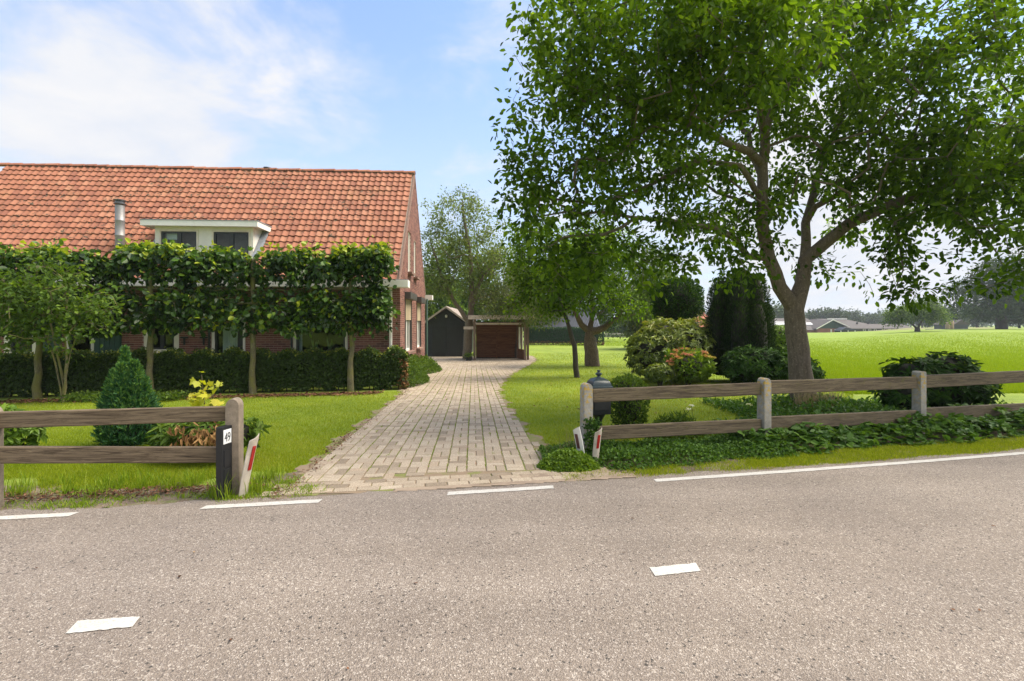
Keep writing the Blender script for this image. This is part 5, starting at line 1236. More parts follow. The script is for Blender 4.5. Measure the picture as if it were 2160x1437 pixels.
def shrub(name, lab, cat, blobs, n, L, W, m, rosette=0, up=.5, core=.62, shift=None, bump=.10, group=None, droop=0, lr=(.7, 1.25), stems=5, fold=.25, curl=.2):
    b0 = blobs[0]; base = Vector((b0[0], b0[1], float(gz(b0[0], b0[1])))); t = empty(name, base); tag(t, lab, cat, group)
    vol = np.array([b[3] * b[5] + b[3] * b[4] for b in blobs]); vol = vol / vol.sum(); Ps, Ns = [], []
    for b, q in zip(blobs, rng.multinomial(n, vol)):
        P, N_ = ell_shell(b[:3], b[3:6], q, bump=bump)
        g = gz(P[:, 0], P[:, 1]); ok = P[:, 2] > g + .01
        for o_ in blobs:      # drop what lies deep inside another blob
            if o_ is not b: ok &= (((P - np.array(o_[:3])) / np.array(o_[3:6])) ** 2).sum(1) > .55
        Ps.append(P[ok]); Ns.append(N_[ok])
        if core: core_blob(b[:3], [x * core for x in b[3:6]], t)
    P, Nn = np.concatenate(Ps), np.concatenate(Ns)
    zt = P[:, 2].max(); zb = P[:, 2].min()
    if rosette:
        ax = norm(Nn * .8 + np.array([0, 0, up]) + rng.normal(size=P.shape) * .3); k = rosette; A = np.repeat(ax, k, 0); PP = np.repeat(P, k, 0)
        o1 = norm(np.cross(A, rng.normal(size=A.shape))); D = norm(o1 + A * rng.uniform(-.1, .5, (len(A), 1))); N_ = A + rng.normal(size=A.shape) * .2; r_ = np.repeat(rng.beta(2, 2.4, len(P)), k) * .8 + rng.uniform(0, .25, len(A))
    else:
        PP = P; D = norm(Nn * .6 + rng.normal(size=P.shape) * .6 + np.array([0, 0, up - droop])); N_ = Nn * .6 + rng.normal(size=P.shape) * .5 + np.array([0, 0, .5]); r_ = rng.beta(2, 2.4, len(P))
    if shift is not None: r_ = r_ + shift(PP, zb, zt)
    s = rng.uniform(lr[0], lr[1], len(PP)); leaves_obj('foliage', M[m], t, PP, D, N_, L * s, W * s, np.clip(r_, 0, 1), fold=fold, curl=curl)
    st = MB(); g = base.z
    for i in range(stems):
        a = 6.28 * i / max(stems, 1) + rng.uniform(0, 1); st.tube([(base.x + .04 * math.cos(a), base.y + .04 * math.sin(a), g - .02), (b0[0] + b0[3] * .3 * math.cos(a), b0[1] + b0[4] * .3 * math.sin(a), b0[2]), (b0[0] + b0[3] * .55 * math.cos(a), b0[1] + b0[4] * .55 * math.sin(a), b0[2] + b0[5] * .5)], [.018, .012, .006], 5)
    if stems: st.build('stem', M['bark_dark'], t)
    return t
def SB(px, py, D, rx, ry, rz): c = at(px, py, D); return (c.x, c.y, c.z, rx, ry, rz)
# dwarf cypress
PH = [0, .12, .3, .5, .7, .85, .95, 1]
PV = {0: [.66, .97, 1, .84, .60, .40, .24, .04], 1: [.75, .9, 1, 1, .95, .82, .60, .15], 2: [.8, 1, .9, .7, .5, .3, .15, .03]}
def cypress(name, lab, plumes, n, L, W, m, base, twist=.35, cat='conifer'):
    t = empty(name, base); tag(t, lab, cat); Ps, Ds, Ns, rs = [], [], [], []
    tot = sum(p[3] * (p[2] - p[1]) for p in plumes)
    for (cx, z0, z1, r_, cy, pw) in plumes:
        k = int(n * r_ * (z1 - z0) / tot); h = rng.uniform(0, 1, k) ** 1.15; a = rng.uniform(0, 6.28, k)
        prof = r_ * np.interp(h, PH, PV[pw]); dep = rng.uniform(.72, 1.04, k) + .16 * np.sin(a * 6 + h * 22) * np.sin(h * 30 + a * 3)
        P = np.stack([cx + np.cos(a) * prof * dep, cy + np.sin(a) * prof * dep, z0 + h * (z1 - z0)], 1)
        rad = np.stack([np.cos(a), np.sin(a), np.zeros(k)], 1); D = norm(rad * .55 + np.array([0, 0, .75]) + rng.normal(size=(k, 3)) * twist)
        Ps.append(P); Ds.append(D); Ns.append(rad + rng.normal(size=(k, 3)) * .5); rs.append(np.clip(rng.beta(2, 3, k) + .25 * np.sin(a * 6 + h * 22) * np.sin(h * 30 + a * 3) + (h - .4) * .35, 0, 1))
        mb = MB(); q = 10; zs = [0, .15, .35, .6, .8, .97]
        mb.lathe([(max(.006, .66 * r_ * float(np.interp(z, PH, PV[pw]))), z0 + z * (z1 - z0)) for z in zs], (cx, cy, 0), 10); mb.build('inner_twigs', M['twig_core'], t, smooth=True)
    P, D, N_, r_ = (np.concatenate(q) for q in (Ps, Ds, Ns, rs)); s = rng.uniform(.6, 1.3, len(P))
    leaves_obj('foliage', M[m], t, P, D, N_, L * s, W * s, r_, fold=.3, curl=.1)
    st = MB(); st.tube([(base.x, base.y, base.z - .05), (base.x, base.y, base.z + .25)], .03, 8); st.build('trunk', M['bark_dark'], t, smooth=True)
b0 = gp(272, 6.35); x0 = b0.x
cypress('dwarf_cypress', 'small bushy green dwarf cypress with two tips just behind the left fence', [(x0, b0.z + .02, zat(768, 6.35), .335, b0.y, 0), (x0 - .05, b0.z + .3, zat(752, 6.35), .16, b0.y, 2), (x0 - .055, b0.z + .6, zat(736, 6.35), .075, b0.y, 2), (x0 + .12, b0.z + .40, zat(764, 6.3), .16, b0.y - .06, 2), (x0 - .15, b0.z + .35, zat(784, 6.3), .14, b0.y - .05, 2), (x0 + .2, b0.z + .3, zat(800, 6.3), .13, b0.y, 2), (x0 + .02, b0.z + .35, zat(770, 6.2), .14, b0.y - .15, 2)], 24000, .060, .017, 'leaf_cypress', b0)
# yews
y0 = 15.0; b0 = gp(1562, y0); pls = []
for (px, top, hw, dy) in ((1510, 600, 20, 0), (1530, 585, 22, .3), (1550, 575, 24, -.3), (1572, 570, 26, .2), (1592, 582, 24, -.2), (1608, 600, 20, .1), (1620, 640, 14, -.1), (1500, 640, 12, -.2), (1540, 640, 20, -.6), (1580, 640, 24, -.6)):
    px = 1560 + (px - 1562) * .86; pls.append(((px - 1080) / F * y0, b0.z + .05 + abs(px - 1562) * .004, zat(top, y0), hw * 1.25 * y0 / F, y0 + dy, 1))
cypress('columnar_yew', 'tall dark clump of columnar yew plumes left of the big tree trunk', pls, 46000, .085, .022, 'leaf_yew', b0, .2)
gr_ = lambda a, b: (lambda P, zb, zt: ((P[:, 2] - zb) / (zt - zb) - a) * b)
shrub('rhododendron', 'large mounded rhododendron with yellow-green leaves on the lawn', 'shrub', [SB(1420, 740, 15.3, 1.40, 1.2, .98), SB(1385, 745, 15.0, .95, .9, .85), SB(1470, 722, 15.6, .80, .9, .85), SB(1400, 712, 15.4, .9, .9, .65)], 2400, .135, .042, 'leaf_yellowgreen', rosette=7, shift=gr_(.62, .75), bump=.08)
shrub('hydrangea_bush', 'hydrangea-like bush topped with orange and pink flower heads', 'shrub', [SB(1452, 772, 13.9, .72, .6, .48)], 1500, .12, .06, 'leaf_bright', up=.6, core=.55)
hb = [o for o in bpy.data.objects if o.name.startswith('hydrangea_bush')][0]
def umbels(parent, pts, r_, m, nm, npet=26, stem=None):
    for p in pts:
        k = npet; a = rng.uniform(0, 6.28, k); q = np.sqrt(rng.uniform(0, 1, k)) * r_; P = np.array(tuple(p)) + np.stack([np.cos(a) * q, np.sin(a) * q, -q * q / r_ * .25 + rng.normal(size=k) * .004], 1)
        leaves_obj(nm, M[m], parent, P, rdir(k, .1), rdir(k, 2.0), np.full(k, r_ * .5), np.full(k, r_ * .4), np.full(k, rng.uniform(0, 1)) + rng.normal(size=k) * .05)
pts = []
for _ in range(34):
    u_ = rng.uniform(-1, 1); f_ = rng.uniform(-1, .2); p = Vector((hb.location.x + u_ * .66, hb.location.y + f_ * .5, 0)); p.z = zat(772, 13.9) + .50 * math.sqrt(max(0, 1 - (u_ * .85) ** 2 - (f_ * .7) ** 2)) + rng.uniform(-.06, .05); pts.append(p)
umbels(hb, pts, .085, 'petal_orange', 'flower_head')
shrub('rhododendron', 'little low rhododendron at the left foot of the orange-flowered bush', 'shrub', [SB(1392, 787, 13.6, .42, .35, .24)], 260, .13, .04, 'leaf_yellowgreen', rosette=7, shift=gr_(.9, .3))
shrub('holly_tree', 'round dense dark holly tree rising behind the yellow-green rhododendron', 'tree', [SB(1428, 636, 18.5, 1.0, 1.0, .92), SB(1428, 690, 18.5, .55, .6, .8)], 13000, .085, .045, 'leaf_rhodo', bump=.07, core=.8)
shrub('rhododendron', 'low dark glossy rhododendron between the yew clump and the big trunk', 'shrub', [SB(1598, 772, 13.2, .98, .8, .52), SB(1650, 778, 13.4, .9, .7, .42), SB(1700, 790, 13.0, .42, .4, .25)], 1700, .14, .042, 'leaf_rhodo', rosette=7, core=.75)
shrub('laurel_bush', 'bright lime-green laurel bush in the sun behind the big trunk', 'shrub', [SB(1645, 722, 17.5, .75, .6, .62), SB(1655, 755, 17.5, .7, .6, .6)], 800, .15, .05, 'leaf_bright', rosette=6, core=.7)
shrub('rhododendron', 'dark rhododendron behind the right-hand post of the right fence', 'shrub', [SB(1975, 812, 8.7, .80, .6, .42), SB(1915, 790, 8.7, .34, .4, .28), SB(1995, 776, 8.8, .40, .4, .28), SB(2040, 820, 8.5, .40, .4, .25), SB(1905, 830, 8.5, .35, .4, .3)], 620, .15, .045, 'leaf_rhodo', rosette=8, core=.72, bump=.14)
shrub('privet_bush', 'leafy privet bush with fresh pale shoots beside the mailbox', 'shrub', [SB(1328, 858, 6.7, .27, .25, .36), SB(1322, 815, 6.7, .24, .22, .14)], 3600, .042, .022, 'leaf_mid', up=.8, shift=gr_(.55, .7), core=.6)
shrub('rhododendron', 'low sprawling rhododendron with dead brown leaves behind the left fence', 'shrub', [SB(430, 915, 5.6, .46, .35, .20), SB(385, 918, 5.7, .30, .3, .17), SB(505, 915, 5.5, .22, .25, .18)], 330, .11, .032, 'leaf_mid', rosette=7, core=.6, shift=gr_(.45, .6))
rb = [o for o in bpy.data.objects if o.name.startswith('rhododendron')][-1]
n = 170; c = np.array(tuple(at(428, 922, 5.25))); P = c + rng.normal(size=(n, 3)) * [.17, .05, .075]; D = norm(rng.normal(size=(n, 3)) * .4 + [0, -.1, -1]); leaves_obj('dead_leaves', M['leaf_brown'], rb, P, D, norm(rng.normal(size=(n, 3)) + [0, -1, .2]), rng.uniform(.08, .12, n), rng.uniform(.02, .032, n), rng.uniform(.3, 1, n))
shrub('laurel_bush', 'small light green bush at the left edge behind the fence', 'shrub', [SB(35, 905, 5.9, .30, .28, .20), SB(0, 890, 5.9, .2, .2, .2)], 240, .10, .034, 'leaf_bright', rosette=7, core=.5)
# young maple with yellow leaves
b0 = gp(432, 6.2); t = empty('young_maple', b0); tag(t, 'spindly young maple shoot with bright yellow leaves above the left fence', 'sapling')
st = MB(); tops = [at(425, 790, 6.2), at(452, 815, 6.2), at(408, 830, 6.15)]
for q in tops: st.tube([b0, b0.lerp(q, .55) + Vector((.02, 0, .05)), q], [.010, .007, .004], 6)
st.build('stem', M['bark_lime'], t, smooth=True)
def maple_leaf(c, d, n_, s):
    d = Vector(d).normalized(); n_ = Vector(n_); x = d.cross(n_).normalized(); n_ = x.cross(d)
    sh = [(0, 0), (.25, -.05), (.62, .18), (.38, .30), (.80, .66), (.42, .60), (.30, .72), (0, 1.15), (-.30, .72), (-.42, .60), (-.80, .66), (-.38, .30), (-.62, .18), (-.25, -.05)]
    vs = [c + x * a * s + d * b * s + n_ * (-.12 * abs(a) * s) for a, b in sh] + [c + d * .45 * s]
    return vs, [(i, (i + 1) % 14, 14) for i in range(14)]
for k in range(80):
    q = tops[k % 3]; f = rng.uniform(.35, 1.02); p = b0.lerp(q, f) + Vector(rng.normal(size=3)) * .05; d = Vector(rng.normal(size=3)) + Vector((0, -.2, -.1)); vs, fs = maple_leaf(p, d, Vector(rng.normal(size=3)) * .5 + Vector((0, -.5, 1)), rng.uniform(.06, .10)); MB().add(vs, fs).build('leaf', M['leaf_yellow'], t)
# white board etc come with the carport; ivy along the gable
def cover(name, lab, pts_fn, n, L, W, m, cat='ground cover', hfn=None, rs=0, up=.9, **kw):
    P = pts_fn(n); k = len(P); base = P.mean(0)
    if rs:
        A = np.repeat(norm(np.array([0, 0, 1.]) + rng.normal(size=(k, 3)) * .35), rs, 0); PP = np.repeat(P, rs, 0); D = norm(np.cross(A, rng.normal(size=A.shape)) + A * .15); N_ = A; r_ = np.repeat(rng.beta(2, 2.2, k), rs)
    else: PP = P; D = norm(rng.normal(size=P.shape) + [0, 0, .1]); N_ = norm(rng.normal(size=P.shape) * .45 + [0, 0, up]); r_ = rng.beta(2, 2.2, k)
    s = rng.uniform(.65, 1.3, len(PP)); o = leaves_obj(name, M[m], None, PP, D, N_, L * s, W * s, r_, **kw); tag(o, lab, cat, kind='stuff'); return o
def gable_ivy(n):
    v = rng.uniform(-.6, 5.8, n); o_ = rng.uniform(0, 1, n) ** .8; wd_ = .45 + .25 * np.sin(v * 1.3 + .5); x = HO.x + HV.x * v + o_ * wd_ + .02; y = HO.y + HV.y * v + rng.normal(size=n) * .1
    h = (.85 - .05 * v) * np.clip(1 - (o_ * .95) ** 2.2, .05, 1) * (1 + .12 * np.sin(v * 5)); z = gz(x, y) + h * rng.uniform(.55, 1.05, n); return np.stack([x, y, z], 1)
cover('ivy_bed', 'tangle of grey-green creeper along the foot of the brick gable wall', gable_ivy, 9000, .085, .032, 'leaf_mid', cat='creeper')
g_ = MB()
# ================================================================ GRASS
def blades(name, lab, m, x, y, h, w_, lean=.35, tall=False, z=None, cat=None, rnd=None):
    n = len(x); z = gz(x, y) if z is None else z; a = rng.uniform(0, 6.28, n); s = np.stack([np.cos(a), np.sin(a), np.zeros(n)], 1) * (w_ / 2)[:, None]
    b = rng.uniform(0, 6.28, n); ln = rng.uniform(.2, 1, n) * lean; tip = np.stack([np.cos(b) * ln * h, np.sin(b) * ln * h, h], 1); P = np.stack([x, y, z - .004], 1)
    rnd = rng.beta(2.2, 2.2, n) if rnd is None else rnd
    if not tall:
        V = np.stack([P - s, P + s, P + tip], 1).reshape(-1, 3); Fc = np.arange(3 * n).reshape(-1, 3); rr = np.repeat(rnd, 3)
    else:
        mid = P + tip * [.38, .38, .62]; V = np.stack([P - s, P + s, mid + s * .8, mid - s * .8, P + tip], 1).reshape(-1, 3); i = np.arange(n)[:, None] * 5
        Fc = np.concatenate([i + [0, 1, 2], i + [0, 2, 3], i + [3, 2, 4]], 1).reshape(-1, 3); rr = np.repeat(rnd, 5)
    o = link(name, fastmesh(name, V, Fc, 3, rr), M[m]); tag(o, lab, cat or 'grass', kind='stuff'); return o
def field(n, pxr, Dr, keep, pw=1.6):
    """random ground points, denser near the camera"""
    res = []; tot = 0
    while tot < n:
        k = n; D = (rng.uniform(Dr[1] ** -pw, Dr[0] ** -pw, k)) ** (-1 / pw) if pw else rng.uniform(*Dr, k); px = rng.uniform(*pxr, k); x = (px - 1080) / F * D; ok = keep(x, D); res.append(np.stack([x[ok], D[ok]], 1)); tot += ok.sum()
        if ok.sum() < k * .003: break
    return np.concatenate(res)[:n]
def dist(x, y): return y - yedge(x) - .22
def lawnkeep(x, y): return (~ismeadow(x, y)) & (~nearkeep(x + .02, y)) & (dist(x, y) > .7 + .25 * np.sin(x * 2.1) + .12 * np.sin(x * 6)) & ~((x < -3.0) & (y > 12.4 + .19 * (x + 4))) & (rng.uniform(size=x.shape) > np.exp(-np.clip(dist(x, y) - .4, 0, 9) * 3))
p = field(330000, (-60, 1800), (4.3, 34), lawnkeep, .9)
patch = np.sin(p[:, 0] * 1.3 + np.sin(p[:, 1] * .9)) * np.sin(p[:, 1] * 1.1 + 1) * .15 + np.sin(p[:, 0] * 4.3 + 2 * np.sin(p[:, 1] * 2.1)) * np.sin(p[:, 1] * 3.7 + p[:, 0]) * .10 + np.sin(p[:, 0] * .5 + .8) * .06
sc_ = np.clip(p[:, 1] / 8, 1, 4)
blades('lawn_grass', 'short mown lawn grass with drier patches', 'grass_lawn', p[:, 0], p[:, 1], rng.uniform(.022, .050, len(p)) * sc_ ** .35, .0052 * sc_, .9, rnd=np.clip(rng.beta(2.2, 2.2, len(p)) + patch, 0, 1))
def mk(x, y): return ismeadow(x, y) & (y < 75) & (y > 8)
p = field(260000, (1180, 2300), (11, 75), mk, 1.0); sc_ = np.clip(p[:, 1] / 12, 1, 7)
blades('meadow_grass', 'long bright green meadow grass', 'grass_meadow', p[:, 0], p[:, 1], rng.uniform(.05, .16, len(p)) * (1 + .25 * np.sin(p[:, 0] * .8) * np.sin(p[:, 1] * .5)) * np.clip(1.4 - p[:, 1] / 90, .5, 1), .010 * sc_, .55)
# uneven tufts on the verges
def tufts(n, cx, cy, r_, hlo, hhi, per):
    k = n * per; i = rng.integers(0, n, k); X = cx[i] + rng.normal(size=k) * r_; Y = cy[i] + rng.normal(size=k) * r_; return X, Y, rng.uniform(hlo, hhi, k) * (rng.uniform(.5, 1.1, n)[i])
# left verge: long tufts under the fence and low weeds near the road
n = 80; cx = rng.uniform(-6.2, -2.45, n); cx = cx + .12 * np.sin(cx * 9); cy = yedge(cx) + .22 + rng.normal(size=n) * .12 + .60; X, Y, Hh_ = tufts(n, cx, cy, .045, .04, .20, 30)
blades('verge_tufts', 'long bright grass tufts under the left fence', 'grass_verge', X, Y, Hh_, np.full(len(X), .0065), .55, True)
n = 420; cx = rng.uniform(-7, -1.9, n); cy = yedge(cx) + .22 + rng.uniform(.02, .6, n) ** 1.0; ok = (np.sin(cx * 3.1) * .25 + rng.uniform(0, 1, n) > .35) & ~((dist(cx, cy) > .26) & (dist(cx, cy) < .42)); cx, cy = cx[ok], cy[ok]; X, Y, Hh_ = tufts(len(cx), cx, cy, .04, .02, .06, 36)
blades('verge_weeds', 'low ragged grass and weeds on the left verge', 'grass_verge', X, Y, Hh_, np.full(len(X), .006), .9, True)
n = 140; cx = rng.uniform(-2.6, -1.7, n); cy = yedge(cx) + .22 + rng.uniform(.0, .5, n); ok = ~indrive(cx, cy) | (rng.uniform(size=n) < .06); cx, cy = cx[ok], cy[ok]; n = len(cx); X, Y, Hh_ = tufts(n, cx, cy, .05, .02, .06, 40)
blades('verge_weeds', 'low bright grass between the number post and the drive', 'grass_verge', X, Y, Hh_, np.full(len(X), .006), .9, True)
n = 1100; cx = rng.uniform(.55, 10.5, n) ** 1.0; dd = np.where(cx < 3.2, rng.uniform(.0, .32, n), rng.uniform(.0, .48, n)); ok = rng.uniform(size=n) < np.where(cx < 3, .30 + .5 * (np.sin(cx * 7) * np.sin(cx * 2.3 + dd * 9) > 0), 1); cx, dd = cx[ok], dd[ok]; cy = yedge(cx) + .22 + dd; X, Y, Hh_ = tufts(len(cx), cx, cy, .055, .02, .055, 42)
blades('verge_weeds', 'short yellowish verge grass along the right road edge', 'grass_lawn', X, Y, Hh_, np.full(len(X), .0055), .9, True)
p = field(26000, (1250, 2200), (5.2, 9.5), lambda x, y: (dist(x, y) > -.02 + .05 * np.sin(x * 3)) & (dist(x, y) < .55) & (x > 2.6), .5)
blades('verge_grass', 'short grass band between the road and the right ground cover', 'grass_lawn', p[:, 0], p[:, 1], rng.uniform(.015, .04, len(p)), np.full(len(p), .005), .9)
# tall grass by the posts
for (x, y, lab) in ((-2.62, 4.25, 'long grass at the foot of the number post'), (-2.42, 4.42, 'long grass behind the leaning reflector strip'), (3.35, 6.02, 'tall grass at the foot of the middle post of the right fence')):
    X, Y, Hh_ = tufts(5, np.full(5, x) + rng.normal(size=5) * .06, np.full(5, y) + rng.normal(size=5) * .04, .03, .12, .27, 20); blades('grass_tuft', lab, 'grass_verge', X, Y, Hh_, np.full(len(X), .007), .6, True, cat='grass')
# dry grass at the big trunk
X, Y, Hh_ = tufts(8, np.linspace(-.35, .35, 8) + tb.x - .1, np.full(8, tb.y - .55), .05, .25, .55, 40); blades('dry_grass', 'dry straw-coloured grass at the foot of the big trunk', 'grass_dry', X, Y, Hh_, np.full(len(X), .008), .55, True, cat='grass')
X, Y, Hh_ = tufts(5, np.linspace(.35, .7, 5), np.linspace(5.45, 5.75, 5), .03, .2, .5, 7); blades('dry_grass', 'dry thin stalks left of the first post of the right fence', 'grass_dry', X, Y, Hh_, np.full(len(X), .004), .9, True, cat='grass')
# moss and grass growing in the paving joints
v = np.array([-.0817, .9967]); u = np.array([.9967, .0817]); m_ = .212; n = 60000
i = rng.integers(-12, 12, n); s = rng.uniform(0, 16, n); left = rng.uniform(size=n)
P = np.array([-.6, 5.15])[None] + u[None] * ((i + .5) * m_ + rng.normal(size=n) * .005)[:, None] + v[None] * s[:, None]
den = (.62 + .5 * np.sin(P[:, 1] * 4.1 + i * 2.3) * np.sin(P[:, 1] * 1.7 + i)) * (.35 + .65 * (np.sin(i * 12.9 + 2) > -.2)); ok = (rng.uniform(size=n) < den) & indrive(P[:, 0], P[:, 1]) & (dist(P[:, 0], P[:, 1]) > .55); P = P[ok]
blades('joint_grass', 'moss and tiny grass growing in the long paving joints', 'grass_verge', P[:, 0], P[:, 1], rng.uniform(.012, .028, len(P)), rng.uniform(.006, .012, len(P)), 1.0, z=gz(P[:, 0], P[:, 1]) + .006)
n = 110; cx = rng.uniform(-3, 1, n); cy = rng.uniform(5.2, 13, n); ok = indrive(cx, cy); cx, cy = cx[ok], cy[ok]
q = np.round(((np.stack([cx, cy], 1) - [-.6, 5.15]) @ u) / m_) * m_; w2 = (np.stack([cx, cy], 1) - [-.6, 5.15]) @ v; C = np.array([-.6, 5.15]) + q[:, None] * u + w2[:, None] * v
k = len(C) * 40; i = rng.integers(0, len(C), k); P = C[i] + v * (rng.normal(size=k) * .035)[:, None] + u * (rng.normal(size=k) * .009)[:, None]
blades('joint_tufts', 'small grass tufts between the pavers', 'grass_verge', P[:, 0], P[:, 1], rng.uniform(.015, .035, k), np.full(k, .005), .9, z=gz(P[:, 0], P[:, 1]) + .006)

# ================================================================ GROUND COVER AND LITTER
def strip_cover(x0, x1, dlo, dhi, hmax):
    def f(n):
        x = rng.uniform(x0, x1, n); d = rng.uniform(0, 1, n); lo = dlo + .07 * np.sin(x * 3) + .05 * np.sin(x * 8); dd = lo + d * (dhi - lo); y = yedge(x) + .22 + dd
        h = hmax * np.clip(np.minimum((dd - lo) * 4.5, (dhi - dd) * 4 + .35), 0, 1) * (.75 + .25 * np.sin(x * 4.7 + dd * 3) * np.sin(x * 1.9)); return np.stack([x, y, gz(x, y) + h * rng.uniform(.35, 1.05, n)], 1)
    return f
cover('ground_cover', 'small-leaved green weeds under the first bay of the right fence', strip_cover(.35, 3.4, .28, 1.25, .17), 15000, .036, .024, 'leaf_cover')
cover('ground_cover', 'large-leaved dark ground cover under the right fence', strip_cover(2.9, 10.2, .46, 1.75, .30), 3800, .085, .055, 'leaf_cover', rs=3)
cover('ground_cover', 'leafy mixed undergrowth between the right fence and the big trunk', lambda n: (lambda x, y: np.stack([x, y, gz(x, y) + rng.uniform(.02, .28, n) * (.6 + .4 * np.sin(x * 2.4))], 1))(rng.uniform(4.0, 8.6, n), rng.uniform(7.6, 10.2, n)), 9000, .075, .042, 'leaf_cover')
def mound(n):
    a = rng.uniform(0, 6.28, n); q = np.sqrt(rng.uniform(0, 1, n)); x = .62 + np.cos(a) * q * .34; y = 5.22 + np.sin(a) * q * .22; return np.stack([x, y, gz(x, y) + .19 * (1 - q ** 2) * rng.uniform(.6, 1.05, n) + .01], 1)
cover('ground_cover', 'bright light green mound of tiny leaves at the foot of the first right post', mound, 5200, .030, .024, 'leaf_bright')
def herb(n):
    a = rng.uniform(0, 6.28, n); q = np.sqrt(rng.uniform(0, 1, n)); c = gp(1428, 6.7); x = c.x + np.cos(a) * q * .42; y = c.y + np.sin(a) * q * .3; return np.stack([x, y, gz(x, y) + .33 * (1 - q ** 2) * rng.uniform(.4, 1.05, n) + .01], 1)
cover('ground_cover', 'feathery fresh green herb clump behind the right fence', herb, 2600, .085, .016, 'leaf_mid', up=.2)
cover('ground_cover', 'low leafy plants at the foot of the multi-stemmed tree', lambda n: (lambda x, y: np.stack([x, y, gz(x, y) + rng.uniform(.02, .16, n)], 1))(rng.uniform(-10.2, -7.7, n), 11.0 + rng.normal(size=n) * .22), 2600, .075, .045, 'leaf_mid')
# dark ivy on the first post
c = Vector((.90, 5.47, 0)); n = 420; z = rng.uniform(.0, .48, n); a = rng.normal(size=n) * .055 + .02; P = np.stack([c.x + a, c.y - .03 + rng.normal(size=n) * .02 + a * .2, z], 1)
iv = leaves_obj('ivy', M['leaf_rhodo'], None, P, rdir(n, -.2), norm(rng.normal(size=(n, 3)) * .4 + [0, -1, .3]), rng.uniform(.02, .045, n), rng.uniform(.018, .038, n), rng.uniform(.2, .9, n)); tag(iv, 'dark ivy climbing the first post of the right fence', 'ivy')
# leaf litter
def litter(name, lab, fn, n, L=.05, W=.03, m='leaf_litter'):
    x, y = fn(n); P = np.stack([x, y, gz(x, y) + rng.uniform(.012, .035, len(x))], 1); k = len(x); D = rdir(k); D[:, 2] *= .25; o = leaves_obj(name, M[m], None, P, D, norm(rng.normal(size=(k, 3)) * .35 + [0, 0, 1]), L * rng.uniform(.5, 1.3, k), W * rng.uniform(.5, 1.3, k), rng.beta(2, 2.4, k)); tag(o, lab, 'leaf litter', kind='stuff')
litter('leaf_litter', 'brown fallen leaves along the foot of the beech hedge', lambda n: (lambda x: (x, 12.12 + .19 * (x + 4) + rng.normal(size=n) * .16))(rng.uniform(-12, -3.4, n)), 4200, .07, .045)
litter('leaf_litter', 'brown leaves and debris on the left verge', lambda n: (lambda x: (x, yedge(x) + .22 + .34 + rng.normal(size=n) * .075))(rng.uniform(-7, -2.4, n)), 2400, .030, .018)
litter('leaf_litter', 'scattered debris along the left edge of the drive', lambda n: (lambda i, t, j: (np.array([DRIVE[q][0] + (DRIVE[q + 1][0] - DRIVE[q][0]) * w for q, w in zip(i, t)]) + j[0], np.array([DRIVE[q][1] + (DRIVE[q + 1][1] - DRIVE[q][1]) * w for q, w in zip(i, t)]) + j[1]))(rng.integers(0, 6, n), rng.uniform(0, 1, n), rng.normal(size=(2, n)) * .06), 700, .028, .018)
litter('leaf_litter', 'a few fallen leaves scattered on the right lawn', lambda n: (rng.uniform(.3, 5, n), rng.uniform(8.5, 17, n)), 130, .06, .035)
def sp(n):
    x = rng.uniform(-2, 1, n * 2); y = rng.uniform(5, 20, n * 2); ok = indrive(x, y); return x[ok][:n], y[ok][:n]
def rd(n):
    x = rng.uniform(-5, 6, n); return x, yedge(x) - rng.uniform(.1, 3.0, n) ** 1.2
x, y = rd(36); z = zroad(yedge(x) - y) + .012; k = len(x); D = rdir(k); D[:, 2] *= .15
o = leaves_obj('road_litter', M['leaf_litter'], None, np.stack([x, y, z], 1), D, norm(rng.normal(size=(k, 3)) * .2 + [0, 0, 1]), rng.uniform(.012, .035, k), rng.uniform(.006, .018, k), rng.uniform(0, 1, k)); tag(o, 'few tiny leaves and bits lying on the asphalt', 'leaf litter', kind='stuff')
litter('leaf_litter', 'small dark fallen leaves scattered on the pavers', sp, 90, .035, .02)
mulch = cover('mulch', 'reddish mulch at the foot of the right-hand shrubs', lambda n: (lambda x, y: np.stack([x, y, gz(x, y) + .01], 1))(rng.uniform(4.4, 8.2, n), rng.uniform(12.2, 13.6, n)), 2600, .06, .035, 'leaf_litter', cat='leaf litter')
# white umbel flowers
for k, (px, py, D, lab) in enumerate(((1458, 855, 6.9, 'topmost white umbel flower behind the right fence, left of the middle post'), (1452, 863, 6.7, 'white umbel flower just below the topmost one behind the right fence'), (1580, 853, 6.8, 'white umbel flower close to the left side of the middle post'), (1862, 898, 7.6, 'white umbel flower low behind the rail, left of the right post'), (1892, 897, 7.6, 'white umbel flower nearest the right post'), (1965, 890, 7.7, 'white umbel flower just right of the right post'))):
    b0 = gp(px + 4, D); tp = at(px, py, D); t = empty('umbel_flower', b0); tag(t, lab, 'flower', 'white umbel flowers')
    MB().tube([b0, b0.lerp(tp, .5) + Vector((.02, 0, 0)), tp], .0028, 5).build('stem', M['stem_green'], t); umbels(t, [tp + Vector((0, 0, .005))], .036, 'petal_white', 'flower_head', 34)

